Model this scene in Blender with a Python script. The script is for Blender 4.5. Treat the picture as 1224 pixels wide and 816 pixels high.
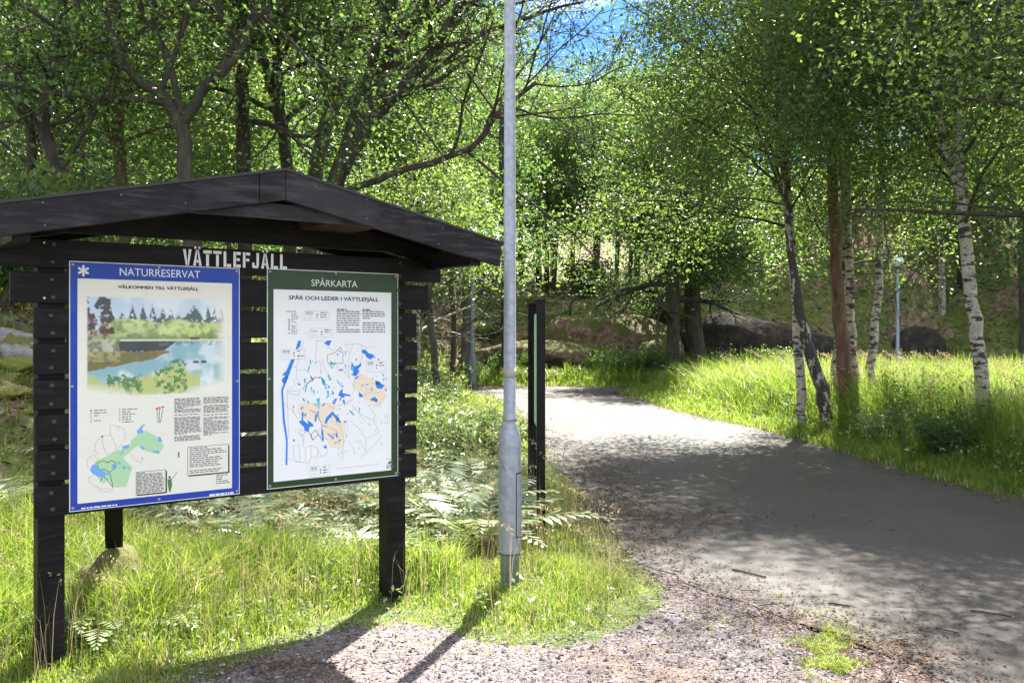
import bpy, math, random
import numpy as np
R = math.radians
rng = np.random.default_rng(7)
random.seed(7)
S = bpy.context.scene
for o in list(bpy.data.objects): bpy.data.objects.remove(o)
col = S.collection

# ------------------------------------------------------------------ camera, sky, sun, exposure
cam = bpy.data.cameras.new('camera'); co = bpy.data.objects.new('camera', cam); col.objects.link(co)
co.location = (0, 0, 1.6); co.rotation_euler = (R(90), 0, 0)
cam.sensor_width = 36; cam.lens = 36*1100/1224; cam.shift_y = -10/1224; cam.clip_end = 2000; cam.clip_start = .05
S.camera = co
SUN_AZ, SUN_EL = R(17), R(55)            # azimuth measured from +Y towards +X
W = bpy.data.worlds.new('World'); S.world = W; W.use_nodes = True
nt = W.node_tree; nt.nodes.clear()
wo = nt.nodes.new('ShaderNodeOutputWorld'); bg = nt.nodes.new('ShaderNodeBackground'); sk = nt.nodes.new('ShaderNodeTexSky')
sk.sky_type = 'NISHITA'; sk.sun_disc = False; sk.sun_elevation = SUN_EL; sk.sun_rotation = SUN_AZ; sk.air_density = 1; sk.dust_density = .4; sk.ozone_density = 1.2
tc = nt.nodes.new('ShaderNodeTexCoord'); mp = nt.nodes.new('ShaderNodeMapping'); mp.inputs['Scale'].default_value = (1, 1, 2.6); mp.inputs['Location'].default_value = (.62, 0, 0)
nz = nt.nodes.new('ShaderNodeTexNoise'); nz.inputs['Scale'].default_value = 3.1; nz.inputs['Detail'].default_value = 7; nz.inputs['Roughness'].default_value = .56
cr = nt.nodes.new('ShaderNodeValToRGB'); cr.color_ramp.elements[0].position = .44; cr.color_ramp.elements[1].position = .62
mx = nt.nodes.new('ShaderNodeMix'); mx.data_type = 'RGBA'; mx.inputs['B'].default_value = (8.4, 8.3, 8.2, 1)
L = nt.links.new
L(tc.outputs['Generated'], mp.inputs[0]); L(mp.outputs[0], nz.inputs['Vector']); L(nz.outputs['Fac'], cr.inputs[0]); L(cr.outputs[0], mx.inputs['Factor'])
tn = nt.nodes.new('ShaderNodeMix'); tn.data_type = 'RGBA'; tn.blend_type = 'MULTIPLY'; tn.inputs['Factor'].default_value = 1; tn.inputs['B'].default_value = (.17, .30, .50, 1)
L(sk.outputs[0], tn.inputs['A']); L(tn.outputs['Result'], mx.inputs['A']); L(mx.outputs['Result'], bg.inputs[0]); bg.inputs[1].default_value = .09; L(bg.outputs[0], wo.inputs[0])
sl = bpy.data.lights.new('sun', 'SUN'); sl.energy = 4.5; sl.angle = R(.53); sl.color = (1, .95, .87)
so = bpy.data.objects.new('sun', sl); col.objects.link(so); so.rotation_euler = (R(90)-SUN_EL, 0, math.pi-SUN_AZ)
S.view_settings.view_transform = 'Standard'; S.view_settings.look = 'None'; S.view_settings.gamma = 1
S.view_settings.exposure = 2.55
S.render.engine = 'CYCLES'
S.cycles.max_bounces = 8; S.cycles.diffuse_bounces = 3; S.cycles.transmission_bounces = 5; S.cycles.transparent_max_bounces = 8
S.cycles.sample_clamp_indirect = 6

# ------------------------------------------------------------------ helpers
def at(px, py, Y):                       # a spot seen at photo pixel (px,py), Y metres ahead of the camera
    return np.array([(px-612)/1100*Y, Y, 1.6-(py-398)/1100*Y])
def gp(px, py):                          # a spot on the flat ground
    Y = 1760/(py-398); return ((px-612)/1100*Y, Y)
def ss(a, b, x):
    t = np.clip((x-a)/(b-a), 0, 1); return t*t*(3-2*t)
_perm = np.random.default_rng(3).random((64, 64))
def vn(x, y, s=1.0):
    x = np.asarray(x, float)*s+1000; y = np.asarray(y, float)*s+1000
    xi = np.floor(x).astype(int); yi = np.floor(y).astype(int); fx = x-xi; fy = y-yi
    fx = fx*fx*(3-2*fx); fy = fy*fy*(3-2*fy); p = _perm
    a = p[xi % 64, yi % 64]; b = p[(xi+1) % 64, yi % 64]; c = p[xi % 64, (yi+1) % 64]; d = p[(xi+1) % 64, (yi+1) % 64]
    return (a*(1-fx)+b*fx)*(1-fy)+(c*(1-fx)+d*fx)*fy
def fbm(x, y, s=1.0):
    return (vn(x, y, s)+.5*vn(x, y, s*2.1)+.25*vn(x, y, s*4.3)+.12*vn(x, y, s*8.9))/1.87

def link(name, me, mats=(), parent=None, label=None, cat=None, group=None, kind=None, loc=None, rz=0):
    o = bpy.data.objects.new(name, me); col.objects.link(o)
    if me is not None:
        for m in (mats if isinstance(mats, (list, tuple)) else [mats]):
            me.materials.append(m)
    if parent is not None: o.parent = parent
    if loc is not None: o.location = loc
    if rz: o.rotation_euler = (0, 0, rz)
    if label: o['label'] = label
    if cat: o['category'] = cat
    if group: o['group'] = group
    if kind: o['kind'] = kind
    return o
def thing(name, label, cat, loc=(0, 0, 0), rz=0, group=None):
    return link(name, None, label=label, cat=cat, group=group, loc=loc, rz=rz)
def copy_tree(o, parent=None):
    c = o.copy(); col.objects.link(c)
    if parent is not None: c.parent = parent
    for ch in [x for x in kids.get(o.name, [])]: copy_tree(ch, c)
    return c
kids = {}
def npmesh(name, V, F, attr=None, smooth=False, mi=None, colr=None):
    """F: array (n,k) or list of such arrays with different k"""
    Fs = F if isinstance(F, list) else [F]
    me = bpy.data.meshes.new(name); V = np.asarray(V, np.float32)
    me.vertices.add(len(V)); me.vertices.foreach_set('co', V.ravel())
    Fs = [np.asarray(f, np.int32) for f in Fs if len(f)]
    nl = sum(f.size for f in Fs); npoly = sum(len(f) for f in Fs)
    me.loops.add(nl); me.loops.foreach_set('vertex_index', np.concatenate([f.ravel() for f in Fs]))
    st = []; c = 0
    for f in Fs:
        st.append(c+np.arange(len(f))*f.shape[1]); c += f.size
    me.polygons.add(npoly); me.polygons.foreach_set('loop_start', np.concatenate(st).astype(np.int32))
    if mi is not None: me.polygons.foreach_set('material_index', np.asarray(mi, np.int32))
    if attr is not None:
        a = me.attributes.new('rnd', 'FLOAT', 'FACE'); a.data.foreach_set('value', np.asarray(attr, np.float32))
    if colr is not None:
        a = me.color_attributes.new('col', 'FLOAT_COLOR', 'POINT')
        a.data.foreach_set('color', np.concatenate([colr, np.ones((len(colr), 1))], 1).astype(np.float32).ravel())
    me.update(calc_edges=True)
    me.polygons.foreach_set('use_smooth', np.full(npoly, smooth))
    return me

class MB:                                # collects simple shapes into ONE mesh
    def __init__(s): s.v = []; s.f = []; s.m = []
    def box(s, x0, x1, y0, y1, z0, z1, m=0):
        b = len(s.v)
        s.v += [(x, y, z) for z in (z0, z1) for y in (y0, y1) for x in (x0, x1)]
        for q in ((0, 2, 3, 1), (4, 5, 7, 6), (0, 1, 5, 4), (2, 6, 7, 3), (0, 4, 6, 2), (1, 3, 7, 5)):
            s.f.append(tuple(b+i for i in q)); s.m.append(m)
        return s
    def prism(s, pts, y0, y1, m=0):      # outline in x,z extruded along y
        b = len(s.v); n = len(pts)
        s.v += [(x, y0, z) for x, z in pts]+[(x, y1, z) for x, z in pts]
        s.f.append(tuple(b+i for i in range(n))); s.f.append(tuple(b+n+i for i in reversed(range(n)))); s.m += [m, m]
        for i in range(n):
            j = (i+1) % n; s.f.append((b+i, b+n+i, b+n+j, b+j)); s.m.append(m)
        return s
    def face(s, pts3, m=0):
        b = len(s.v); s.v += [tuple(p) for p in pts3]; s.f.append(tuple(range(b, b+len(pts3)))); s.m.append(m); return s
    def tube(s, pts, rad, n=8, m=0, cap=True):
        V, F = tube(pts, rad, n); b = len(s.v); s.v += [tuple(p) for p in V]
        s.f += [tuple(b+i for i in q) for q in F]; s.m += [m]*len(F)
        if cap:
            k = len(pts); s.f.append(tuple(b+i for i in reversed(range(n)))); s.f.append(tuple(b+(k-1)*n+i for i in range(n))); s.m += [m, m]
        return s
    def lathe(s, prof, n=20, m=0):
        b = len(s.v); k = len(prof)
        for r, z in prof:
            for i in range(n):
                a = 2*math.pi*i/n; s.v.append((r*math.cos(a), r*math.sin(a), z))
        for j in range(k-1):
            for i in range(n):
                i2 = (i+1) % n; s.f.append((b+j*n+i, b+j*n+i2, b+(j+1)*n+i2, b+(j+1)*n+i)); s.m.append(m)
        s.f.append(tuple(b+i for i in reversed(range(n)))); s.f.append(tuple(b+(k-1)*n+i for i in range(n))); s.m += [m, m]
        return s
    def mesh(s, name, smooth=False, bevel=0):
        me = bpy.data.meshes.new(name); me.from_pydata(s.v, [], s.f)
        me.polygons.foreach_set('material_index', s.m)
        if smooth: me.polygons.foreach_set('use_smooth', [True]*len(s.f))
        me.update()
        if bevel:
            import bmesh
            bm = bmesh.new(); bm.from_mesh(me)
            bmesh.ops.recalc_face_normals(bm, faces=bm.faces)
            bmesh.ops.bevel(bm, geom=list(bm.edges), offset=bevel, segments=1, affect='EDGES')
            bm.to_mesh(me); bm.free()
        return me
    def obj(s, name, mats, parent=None, smooth=False, bevel=0, **k):
        o = link(name, s.mesh(name, smooth, bevel), mats, parent, **k)
        if parent is not None: kids.setdefault(parent.name, []).append(o)
        return o

def tube(pts, rad, n=6):
    P = np.asarray(pts, float); k = len(P); T = np.gradient(P, axis=0); T /= np.linalg.norm(T, axis=1)[:, None]+1e-9
    up = np.array([0, 0, 1.]) if abs(T[0][2]) < .9 else np.array([1., 0, 0])
    A = np.cross(T, up); A /= np.linalg.norm(A, axis=1)[:, None]+1e-9; B = np.cross(T, A)
    a = np.arange(n)/n*2*math.pi; r = np.asarray(rad, float).reshape(-1, 1, 1)*np.ones((k, 1, 1))
    V = P[:, None, :]+r*(np.cos(a)[None, :, None]*A[:, None, :]+np.sin(a)[None, :, None]*B[:, None, :])
    i = np.arange(k-1)[:, None]*n; j = np.arange(n)[None, :]; j2 = (j+1) % n
    F = np.stack([i+j, i+j2, i+n+j2, i+n+j], -1).reshape(-1, 4)
    return V.reshape(-1, 3), F

# ------------------------------------------------------------------ materials
def mat(name):
    m = bpy.data.materials.new(name); m.use_nodes = True; t = m.node_tree; p = t.nodes['Principled BSDF']; return m, t, p
def N(t, k, **kw):
    n = t.nodes.new(k)
    for a, b in kw.items():
        if a in n.inputs: n.inputs[a].default_value = b
        else: setattr(n, a, b)
    return n
def ramp(t, fac, stops):
    r = t.nodes.new('ShaderNodeValToRGB'); e = r.color_ramp.elements
    while len(e) < len(stops): e.new(.5)
    for i, (p, c) in enumerate(stops): e[i].position = p; e[i].color = (*c, 1)
    t.links.new(fac, r.inputs[0]); return r.outputs[0]
def noise(t, scale, detail=4, rough=.55, stretch=None, coord='Object'):
    c = t.nodes.new('ShaderNodeTexCoord'); n = N(t, 'ShaderNodeTexNoise', Scale=scale, Detail=detail, Roughness=rough)
    if stretch:
        mp = t.nodes.new('ShaderNodeMapping'); mp.inputs['Scale'].default_value = stretch
        t.links.new(c.outputs[coord], mp.inputs[0]); t.links.new(mp.outputs[0], n.inputs['Vector'])
    else: t.links.new(c.outputs[coord], n.inputs['Vector'])
    return n.outputs['Fac']
def bump(t, p, fac, strength=.3, dist=.01):
    b = N(t, 'ShaderNodeBump', Strength=strength, Distance=dist); t.links.new(fac, b.inputs['Height']); t.links.new(b.outputs[0], p.inputs['Normal']); return b
def flat(name, c, rough=.5, metal=0):
    m, t, p = mat(name); p.inputs['Base Color'].default_value = (*c, 1); p.inputs['Roughness'].default_value = rough; p.inputs['Metallic'].default_value = metal
    return m
def mixc(t, fac, a, b):
    x = t.nodes.new('ShaderNodeMix'); x.data_type = 'RGBA'
    for s, v in (('Factor', fac), ('A', a), ('B', b)):
        if isinstance(v, (tuple, float, int)): x.inputs[s].default_value = (*v, 1) if isinstance(v, tuple) else v
        else: t.links.new(v, x.inputs[s])
    return x.outputs['Result']
def leafmat(name, stops, trans, tw=.45, rough=.40, spec=.42):
    m, t, p = mat(name)
    a = N(t, 'ShaderNodeAttribute', attribute_name='rnd')
    c = ramp(t, a.outputs['Fac'], stops); t.links.new(c, p.inputs['Base Color']); p.inputs['Roughness'].default_value = rough
    p.inputs['Specular IOR Level'].default_value = spec
    tr = t.nodes.new('ShaderNodeBsdfTranslucent'); t.links.new(ramp(t, a.outputs['Fac'], trans), tr.inputs[0])
    ms = t.nodes.new('ShaderNodeMixShader'); ms.inputs[0].default_value = tw
    o = t.nodes['Material Output']; t.links.new(p.outputs[0], ms.inputs[1]); t.links.new(tr.outputs[0], ms.inputs[2]); t.links.new(ms.outputs[0], o.inputs[0])
    return m
M = {}
M['leaf_oak'] = leafmat('leaf_oak', [(0, (.025, .055, .018)), (.6, (.05, .095, .028)), (1, (.10, .15, .045))], [(0, (.06, .15, .03)), (1, (.27, .40, .06))], .42)
M['leaf_birch'] = leafmat('leaf_birch', [(0, (.035, .065, .022)), (.6, (.065, .11, .034)), (1, (.13, .18, .06))], [(0, (.08, .17, .03)), (1, (.34, .46, .07))], .44)
M['leaf_forest'] = leafmat('leaf_forest', [(0, (.025, .055, .02)), (.6, (.055, .10, .03)), (1, (.11, .16, .05))], [(0, (.06, .15, .03)), (1, (.25, .40, .06))], .44)
M['needle'] = leafmat('needle', [(0, (.03, .05, .022)), (1, (.06, .09, .035))], [(0, (.04, .07, .02)), (1, (.09, .13, .03))], .2, .5)
M['grass'] = leafmat('grass_blades', [(0, (.09, .14, .02)), (.55, (.15, .23, .035)), (.85, (.24, .31, .06)), (1, (.42, .36, .18))], [(0, (.17, .30, .03)), (.85, (.42, .52, .07)), (1, (.55, .47, .22))], .5, .45, .35)
M['dry'] = leafmat('dry_grass', [(0, (.28, .21, .11)), (1, (.45, .36, .2))], [(0, (.3, .22, .1)), (1, (.45, .36, .2))], .35, .6, .2)
M['fern'] = leafmat('undergrowth_leaves', [(0, (.07, .12, .04)), (.6, (.16, .22, .09)), (1, (.34, .38, .24))], [(0, (.15, .25, .04)), (1, (.40, .46, .12))], .35, .3, .7)
M['frond'] = leafmat('fern_fronds', [(0, (.16, .22, .10)), (.6, (.30, .36, .20)), (1, (.48, .52, .38))], [(0, (.15, .25, .04)), (1, (.45, .50, .16))], .35, .32, .7)
M['litter'] = leafmat('litter_leaves', [(0, (.04, .024, .016)), (.5, (.11, .062, .036)), (1, (.22, .14, .085))], [(0, (.1, .05, .02)), (1, (.2, .1, .05))], .1, .7, .2)

def barkmat(name, stops, scale=9, stretch=(1, 1, .25), bs=.7):
    m, t, p = mat(name); n = noise(t, scale, 6, .62, stretch); t.links.new(ramp(t, n, stops), p.inputs['Base Color']); p.inputs['Roughness'].default_value = .9
    bump(t, p, n, bs, .03); return m
M['bark_oak'] = barkmat('bark_oak', [(.3, (.018, .014, .01)), (.55, (.055, .045, .033)), (.75, (.10, .10, .06))])
M['bark_grey'] = barkmat('bark_grey', [(.3, (.03, .025, .02)), (.6, (.10, .09, .07)), (.8, (.17, .15, .12))])
M['bark_pine'] = barkmat('bark_pine', [(.3, (.045, .026, .018)), (.5, (.13, .068, .042)), (.75, (.23, .13, .08))], 11, (1, 1, .3), 1)
def birchmat(name, dark):
    m, t, p = mat(name)
    n1 = noise(t, 5.5, 5, .68, (1.1, 1.1, 3.2) if not dark else (2.2, 2.2, .9)); n2 = noise(t, 1.6, 4, .65, (1.3, 1.3, 1)); n3 = noise(t, 18, 4, .6, (1, 1, .5)); n4 = noise(t, 5, 2, .5, (.5, .5, 14))
    a = t.nodes.new('ShaderNodeMath'); a.operation = 'MULTIPLY_ADD'; t.links.new(n2, a.inputs[0]); a.inputs[1].default_value = .6; t.links.new(n1, a.inputs[2])
    c1 = ramp(t, a.outputs[0], [(.815-dark, (.50, .47, .41)), (.85-dark, (.05, .042, .038))])
    c1 = mixc(t, ramp(t, n4, [(.66, (0,)*3), (.70, (.7,)*3)]), c1, (.12, .10, .09))
    c2 = ramp(t, n3, [(.35, (.55, .48, .42)), (.65, (1, .97, .93))])
    x = t.nodes.new('ShaderNodeMix'); x.data_type = 'RGBA'; x.blend_type = 'MULTIPLY'; x.inputs['Factor'].default_value = .8
    t.links.new(c1, x.inputs['A']); t.links.new(c2, x.inputs['B']); t.links.new(x.outputs['Result'], p.inputs['Base Color']); p.inputs['Roughness'].default_value = .7
    bump(t, p, a.outputs[0], .6, .012); return m
M['bark_birch'] = birchmat('bark_birch', 0); M['bark_birch_dark'] = birchmat('bark_birch_dark', .095)

def woodmat(name, c0, c1):
    m, t, p = mat(name); n = noise(t, 14, 6, .65, (.35, 3, 3)); n2 = noise(t, 3, 3); n3 = noise(t, 160, 2)
    c = ramp(t, n, [(.3, tuple(v*.6 for v in c0)), (.5, c0), (.7, tuple(v*1.5 for v in c1))]); t.links.new(mixc(t, ramp(t, n2, [(.45, (0, 0, 0)), (.75, (.5, .5, .5))]), c, tuple(v*2.2 for v in c1)), p.inputs['Base Color'])
    t.links.new(ramp(t, n2, [(.3, (.42,)*3), (.7, (.62,)*3)]), p.inputs['Roughness']); p.inputs['Specular IOR Level'].default_value = .16
    bump(t, p, n, .5, .004); return m
M['black_wood'] = woodmat('black_stained_wood', (.005, .0042, .0042), (.011, .0095, .0095))
M['grey_wood'] = woodmat('weathered_black_wood', (.013, .011, .012), (.032, .028, .030))
M['bare_wood'] = woodmat('bare_sawn_wood', (.035, .02, .013), (.07, .042, .028))
M['felt'] = flat('roofing_felt', (.03, .03, .032), .85)
def metal(name, c, rough):
    m, t, p = mat(name); n = noise(t, 26, 5, .7); n2 = noise(t, 5, 4, .6)
    c0 = tuple(v*.72 for v in c)
    a = ramp(t, n, [(.35, c0), (.6, c)]); t.links.new(mixc(t, ramp(t, n2, [(.58, (0,)*3), (.72, (.6,)*3)]), a, tuple(v*.55 for v in c)), p.inputs['Base Color'])
    p.inputs['Metallic'].default_value = .35; p.inputs['Roughness'].default_value = rough; bump(t, p, n, .12, .002); return m
M['galv'] = metal('galvanised_steel', (.33, .35, .39), .5); M['galv_dark'] = metal('dull_galvanised_steel', (.17, .19, .2), .6); M['galv_blue'] = metal('pale_blue_steel', (.33, .38, .46), .5)
M['screw'] = flat('screw_steel', (.35, .34, .33), .4, .8); M['bolt'] = flat('dark_bolt', (.05, .045, .045), .45, .5)
M['globe'] = flat('opal_globe', (.8, .8, .78), .25); M['tape'] = flat('old_tape', (.34, .31, .27), .6); M['black'] = flat('black_ink', (.012, .012, .014), .5)
M['seam'] = flat('dark_seam', (.05, .05, .055), .7)
def enamel(name, c, c2):
    m, t, p = mat(name); n = noise(t, 5, 6, .7, (1, 1, 2)); t.links.new(ramp(t, n, [(.4, c), (.8, c2)]), p.inputs['Base Color']); p.inputs['Roughness'].default_value = .38
    p.inputs['Specular IOR Level'].default_value = .35; return m
M['blue'] = enamel('blue_enamel', (.007, .04, .33), (.016, .06, .37)); M['green'] = enamel('green_enamel', (.014, .042, .009), (.03, .06, .022))
M['cream'] = enamel('cream_print', (.76, .74, .64), (.70, .68, .58)); M['white'] = enamel('white_print', (.80, .80, .80), (.75, .76, .76))
M['rim'] = flat('white_rim', (.72, .72, .72), .4); M['lettering'] = enamel('white_lettering', (.78, .78, .77), (.6, .6, .58))
M['ink'] = flat('grey_ink', (.10, .10, .11), .6); M['line'] = flat('thin_grey_line', (.42, .42, .43), .6); M['road_line'] = flat('red_brown_line', (.3, .12, .09), .6)
M['lake'] = flat('lake_blue', (.02, .20, .70), .5); M['cyan'] = flat('lake_cyan', (.05, .5, .66), .5); M['tan'] = flat('tan_area', (.80, .68, .52), .6)
M['lightblue'] = flat('pale_lake_blue', (.15, .36, .70), .5); M['palegreen'] = flat('pale_green_area', (.40, .62, .36), .6); M['red'] = flat('red_dot', (.55, .06, .04), .5); M['leafink'] = flat('green_ink', (.06, .2, .05), .6)
def colmat(name):
    m, t, p = mat(name); a = N(t, 'ShaderNodeAttribute', attribute_name='col'); t.links.new(a.outputs['Color'], p.inputs['Base Color']); p.inputs['Roughness'].default_value = .45; return m
M['paint'] = colmat('watercolour_print')

# ------------------------------------------------------------------ terrain
def hgt(x, y):
    x = np.asarray(x, float); y = np.asarray(y, float)
    f = ss(4.0, 9, y)*(1-ss(17, 22, y)); l = np.maximum(0, -x-1.7)*.58*f; l = 5.5*(1-np.exp(-l/5.5))
    wob = 1.6*(fbm(x, y*0+3, .16)-.5)
    b = 3.0*ss(29.6, 36.5, y+wob)+np.maximum(0, y-37)*.11 - .0
    b += 5.5*ss(33, 46, y)*ss(6, 14, x) + 3.0*ss(24, 40, y)*ss(-6, -16, -(-x))*0
    b += 4.0*ss(30, 44, y)*ss(4, 14, -x)
    rr = ss(14, 26, x)*2.5*ss(6, 20, y); lb = 4*ss(12, 26, -x)*ss(0, 10, y)
    h = l+b+rr+lb
    n = (fbm(x, y, .9)-.5)*.55+(fbm(x, y, 3.1)-.5)*.2
    return np.minimum(h, 26)+n*np.clip(h*1.3, 0, 1.2)
def axis(lo, hi, n, c, w):               # dense around c, stretched outward
    t = np.linspace(-1, 1, n); a = c+w*np.sinh(t*6.2)/np.sinh(6.2)*1.0
    return a
ax = np.unique(np.concatenate([np.linspace(-22, 24, 231), np.linspace(-60, -22, 40), np.linspace(24, 60, 40), np.linspace(-500, -60, 20), np.linspace(60, 500, 20)]))
ay = np.unique(np.concatenate([np.linspace(-2, 46, 241), np.linspace(46, 90, 40), np.linspace(90, 600, 25), np.linspace(-40, -2, 20), np.linspace(-500, -40, 12)]))
GX, GY = np.meshgrid(ax, ay); GZ = hgt(GX, GY); nx, ny = len(ax), len(ay)
ii = (np.arange(ny-1)[:, None]*nx+np.arange(nx-1)[None, :]).ravel()
me = npmesh('ground', np.stack([GX, GY, GZ], -1).reshape(-1, 3), np.stack([ii, ii+1, ii+nx+1, ii+nx], -1), smooth=True)
m, t, p = mat('ground_soil_and_moss')
n1 = noise(t, .55, 6, .65); n2 = noise(t, 5, 6, .7); n3 = noise(t, 40, 4, .7)
geo = t.nodes.new('ShaderNodeNewGeometry'); sx = t.nodes.new('ShaderNodeSeparateXYZ'); t.links.new(geo.outputs['Position'], sx.inputs[0])
soil = ramp(t, n2, [(.3, (.09, .055, .035)), (.5, (.22, .14, .09)), (.7, (.40, .29, .2))])
moss = ramp(t, n2, [(.3, (.05, .065, .015)), (.55, (.13, .16, .03)), (.75, (.27, .27, .07))])
turf = ramp(t, n3, [(.3, (.05, .075, .02)), (.7, (.13, .16, .05))])
hill = mixc(t, ramp(t, n1, [(.41, (0,)*3), (.52, (1,)*3)]), soil, moss)
mr = N(t, 'ShaderNodeMapRange'); mr.inputs['From Min'].default_value = .05; mr.inputs['From Max'].default_value = .3; t.links.new(sx.outputs['Z'], mr.inputs['Value'])
t.links.new(mixc(t, mr.outputs[0], turf, hill), p.inputs['Base Color']); p.inputs['Roughness'].default_value = .95
bump(t, p, n2, .9, .12)
link('ground', me, m, kind='structure')

def spline(pts, n=14, closed=False):
    P = np.array(pts, float); out = []
    k = len(P)
    for i in range(k-1):
        p0 = P[max(i-1, 0)]; p1 = P[i]; p2 = P[i+1]; p3 = P[min(i+2, k-1)]
        for s in np.linspace(0, 1, n, endpoint=False):
            out.append(.5*((2*p1)+(-p0+p2)*s+(2*p0-5*p1+4*p2-p3)*s*s+(-p0+3*p1-3*p2+p3)*s**3))
    out.append(P[-1]); return np.array(out)
roadL = spline([(-14, 24.6), (-5, 23.6), (-1.2, 22.6), gp(598, 481), gp(618, 502), gp(652, 545), gp(700, 592), gp(742, 650), gp(800, 690), gp(900, 725), gp(960, 748), gp(1040, 778), gp(1130, 816), (2.0, 3.0), (1.6, 0), (1.4, -12)])
roadR = spline([(-14, 28.6), (-5, 27.9), (0, 27.6), (2.6, 27.2), (3.9, 26.6), (3.3, 25.3), gp(735, 470), gp(765, 478), gp(790, 487), gp(840, 500), gp(900, 512), gp(1000, 540), gp(1100, 570), gp(1224, 601), (5.6, 6.6), (6.3, 0), (6.6, -12)])
def strip(A, B, z, m=8, jit=.03):
    nA = 220
    def rs(Q):
        d = np.r_[0, np.cumsum(np.linalg.norm(np.diff(Q, axis=0), axis=1))]; s = np.linspace(0, d[-1], nA)
        return np.stack([np.interp(s, d, Q[:, 0]), np.interp(s, d, Q[:, 1])], -1)
    A = rs(A); B = rs(B); w = np.linspace(0, 1, m+1)
    P = A[:, None]*(1-w[None, :, None])+B[:, None]*w[None, :, None]
    P[:, 0] += rng.normal(0, jit, (nA, 2)); P[:, -1] += rng.normal(0, jit, (nA, 2))
    Z = np.full(P.shape[:2]+(1,), z)
    i = (np.arange(nA-1)[:, None]*(m+1)+np.arange(m)[None]).ravel()
    return np.concatenate([P, Z], -1).reshape(-1, 3), np.stack([i, i+m+1, i+m+2, i+1], -1)
V, F = strip(roadL, roadR, .012)
m, t, p = mat('worn_asphalt')
n1 = noise(t, .5, 5, .6); n2 = noise(t, 70, 3, .8); n3 = noise(t, 3, 6, .7, (1, .5, 1)); n4 = noise(t, 240, 2, .9)
base = ramp(t, n1, [(.35, (.028, .023, .019)), (.65, (.060, .051, .044))])
c = mixc(t, ramp(t, n3, [(.52, (0,)*3), (.72, (.55,)*3)]), base, (.06, .042, .032))
crk = N(t, 'ShaderNodeTexVoronoi', Scale=.9, feature='DISTANCE_TO_EDGE'); cw = t.nodes.new('ShaderNodeTexCoord'); cm = t.nodes.new('ShaderNodeVectorMath'); cn = N(t, 'ShaderNodeTexNoise', Scale=2.2, Detail=5, Roughness=.7); t.links.new(cw.outputs['Object'], cn.inputs['Vector']); t.links.new(cw.outputs['Object'], cm.inputs[0]); cm.operation = 'ADD'; t.links.new(cn.outputs['Color'], cm.inputs[1]); t.links.new(cm.outputs[0], crk.inputs['Vector'])
c = mixc(t, ramp(t, crk.outputs['Distance'], [(.0, (.75,)*3), (.013, (0,)*3)]), c, (.02, .017, .015))
c = mixc(t, ramp(t, n2, [(.55, (0,)*3), (.72, (.8,)*3)]), c, (.15, .135, .12))
c = mixc(t, ramp(t, n4, [(.25, (.8,)*3), (.42, (0,)*3)]), c, (.03, .028, .027))
t.links.new(c, p.inputs['Base Color']); t.links.new(ramp(t, n1, [(.3, (.66,)*3), (.7, (.85,)*3)]), p.inputs['Roughness']); bump(t, p, n2, .6, .006)
link('asphalt_road', npmesh('asphalt_road', V, F[:, ::-1], smooth=True), m, kind='structure')
# leaf-litter shoulder and gravel apron
gravel_edge = spline([(-9, 3.2), (-2.4, 3.85), gp(235, 812), gp(320, 784), gp(400, 756), gp(490, 742), gp(560, 764), gp(640, 772), gp(730, 760), gp(796, 712), gp(765, 672), gp(722, 620), gp(690, 580), gp(650, 548)])
lower = spline([(-9, -6), (-2.4, -6), (-1.5, -6), (-1, -6), (0, -6), (1.2, 0), (1.7, 2.5), (2.2, 4.0), gp(1010, 770), gp(900, 722), gp(815, 690), gp(752, 648), gp(705, 588), gp(655, 544)])
V, F = strip(gravel_edge, lower, .006, 10, .02)
m, t, p = mat('crushed_gravel')
vor = N(t, 'ShaderNodeTexVoronoi', Scale=75.0); tcn = t.nodes.new('ShaderNodeTexCoord'); t.links.new(tcn.outputs['Object'], vor.inputs['Vector'])
sep = t.nodes.new('ShaderNodeSeparateColor'); t.links.new(vor.outputs['Color'], sep.inputs[0])
st = ramp(t, sep.outputs[0], [(0, (.05, .042, .042)), (.5, (.13, .105, .105)), (1, (.25, .21, .215))])
n1 = noise(t, 1.3, 5, .6); n5 = noise(t, 26, 4, .7)
st = mixc(t, ramp(t, n5, [(.5, (0,)*3), (.66, (.8,)*3)]), st, (.07, .052, .045))
t.links.new(mixc(t, ramp(t, n1, [(.46, (0,)*3), (.66, (.75,)*3)]), st, (.16, .11, .08)), p.inputs['Base Color']); p.inputs['Roughness'].default_value = .85
inv = t.nodes.new('ShaderNodeMath'); inv.operation = 'SUBTRACT'; inv.inputs[0].default_value = 1; t.links.new(vor.outputs['Distance'], inv.inputs[1])
bump(t, p, inv.outputs[0], 1, .012)
link('gravel_path', npmesh('gravel_path', V, F[:, ::-1], smooth=True), m, kind='structure')
MG = m

def inpoly(px, py, poly):
    c = np.zeros(len(px), bool); n = len(poly)
    for i in range(n):
        x1, y1 = poly[i]; x2, y2 = poly[(i+1) % n]
        k = ((y1 > py) != (y2 > py)) & (px < (x2-x1)*(py-y1)/(y2-y1+1e-12)+x1); c ^= k
    return c
road_poly = np.vstack([roadL, roadR[::-1]]); grav_poly = np.vstack([gravel_edge, lower[::-1]])
def on_paving(x, y): return inpoly(x, y, road_poly[::3]), inpoly(x, y, grav_poly[::3])
def edge_dist(x, y):                     # distance to the road or gravel edge
    E = np.vstack([roadL[::4], roadR[::4], gravel_edge[::4]]); d = np.full(len(x), 99.)
    for q in E: d = np.minimum(d, np.hypot(x-q[0], y-q[1]))
    return d
def in_view(x, y, z=0, pad=.06): return (np.abs(x/np.maximum(y, .1)) < .5564+pad) & (y > 3.2)

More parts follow.
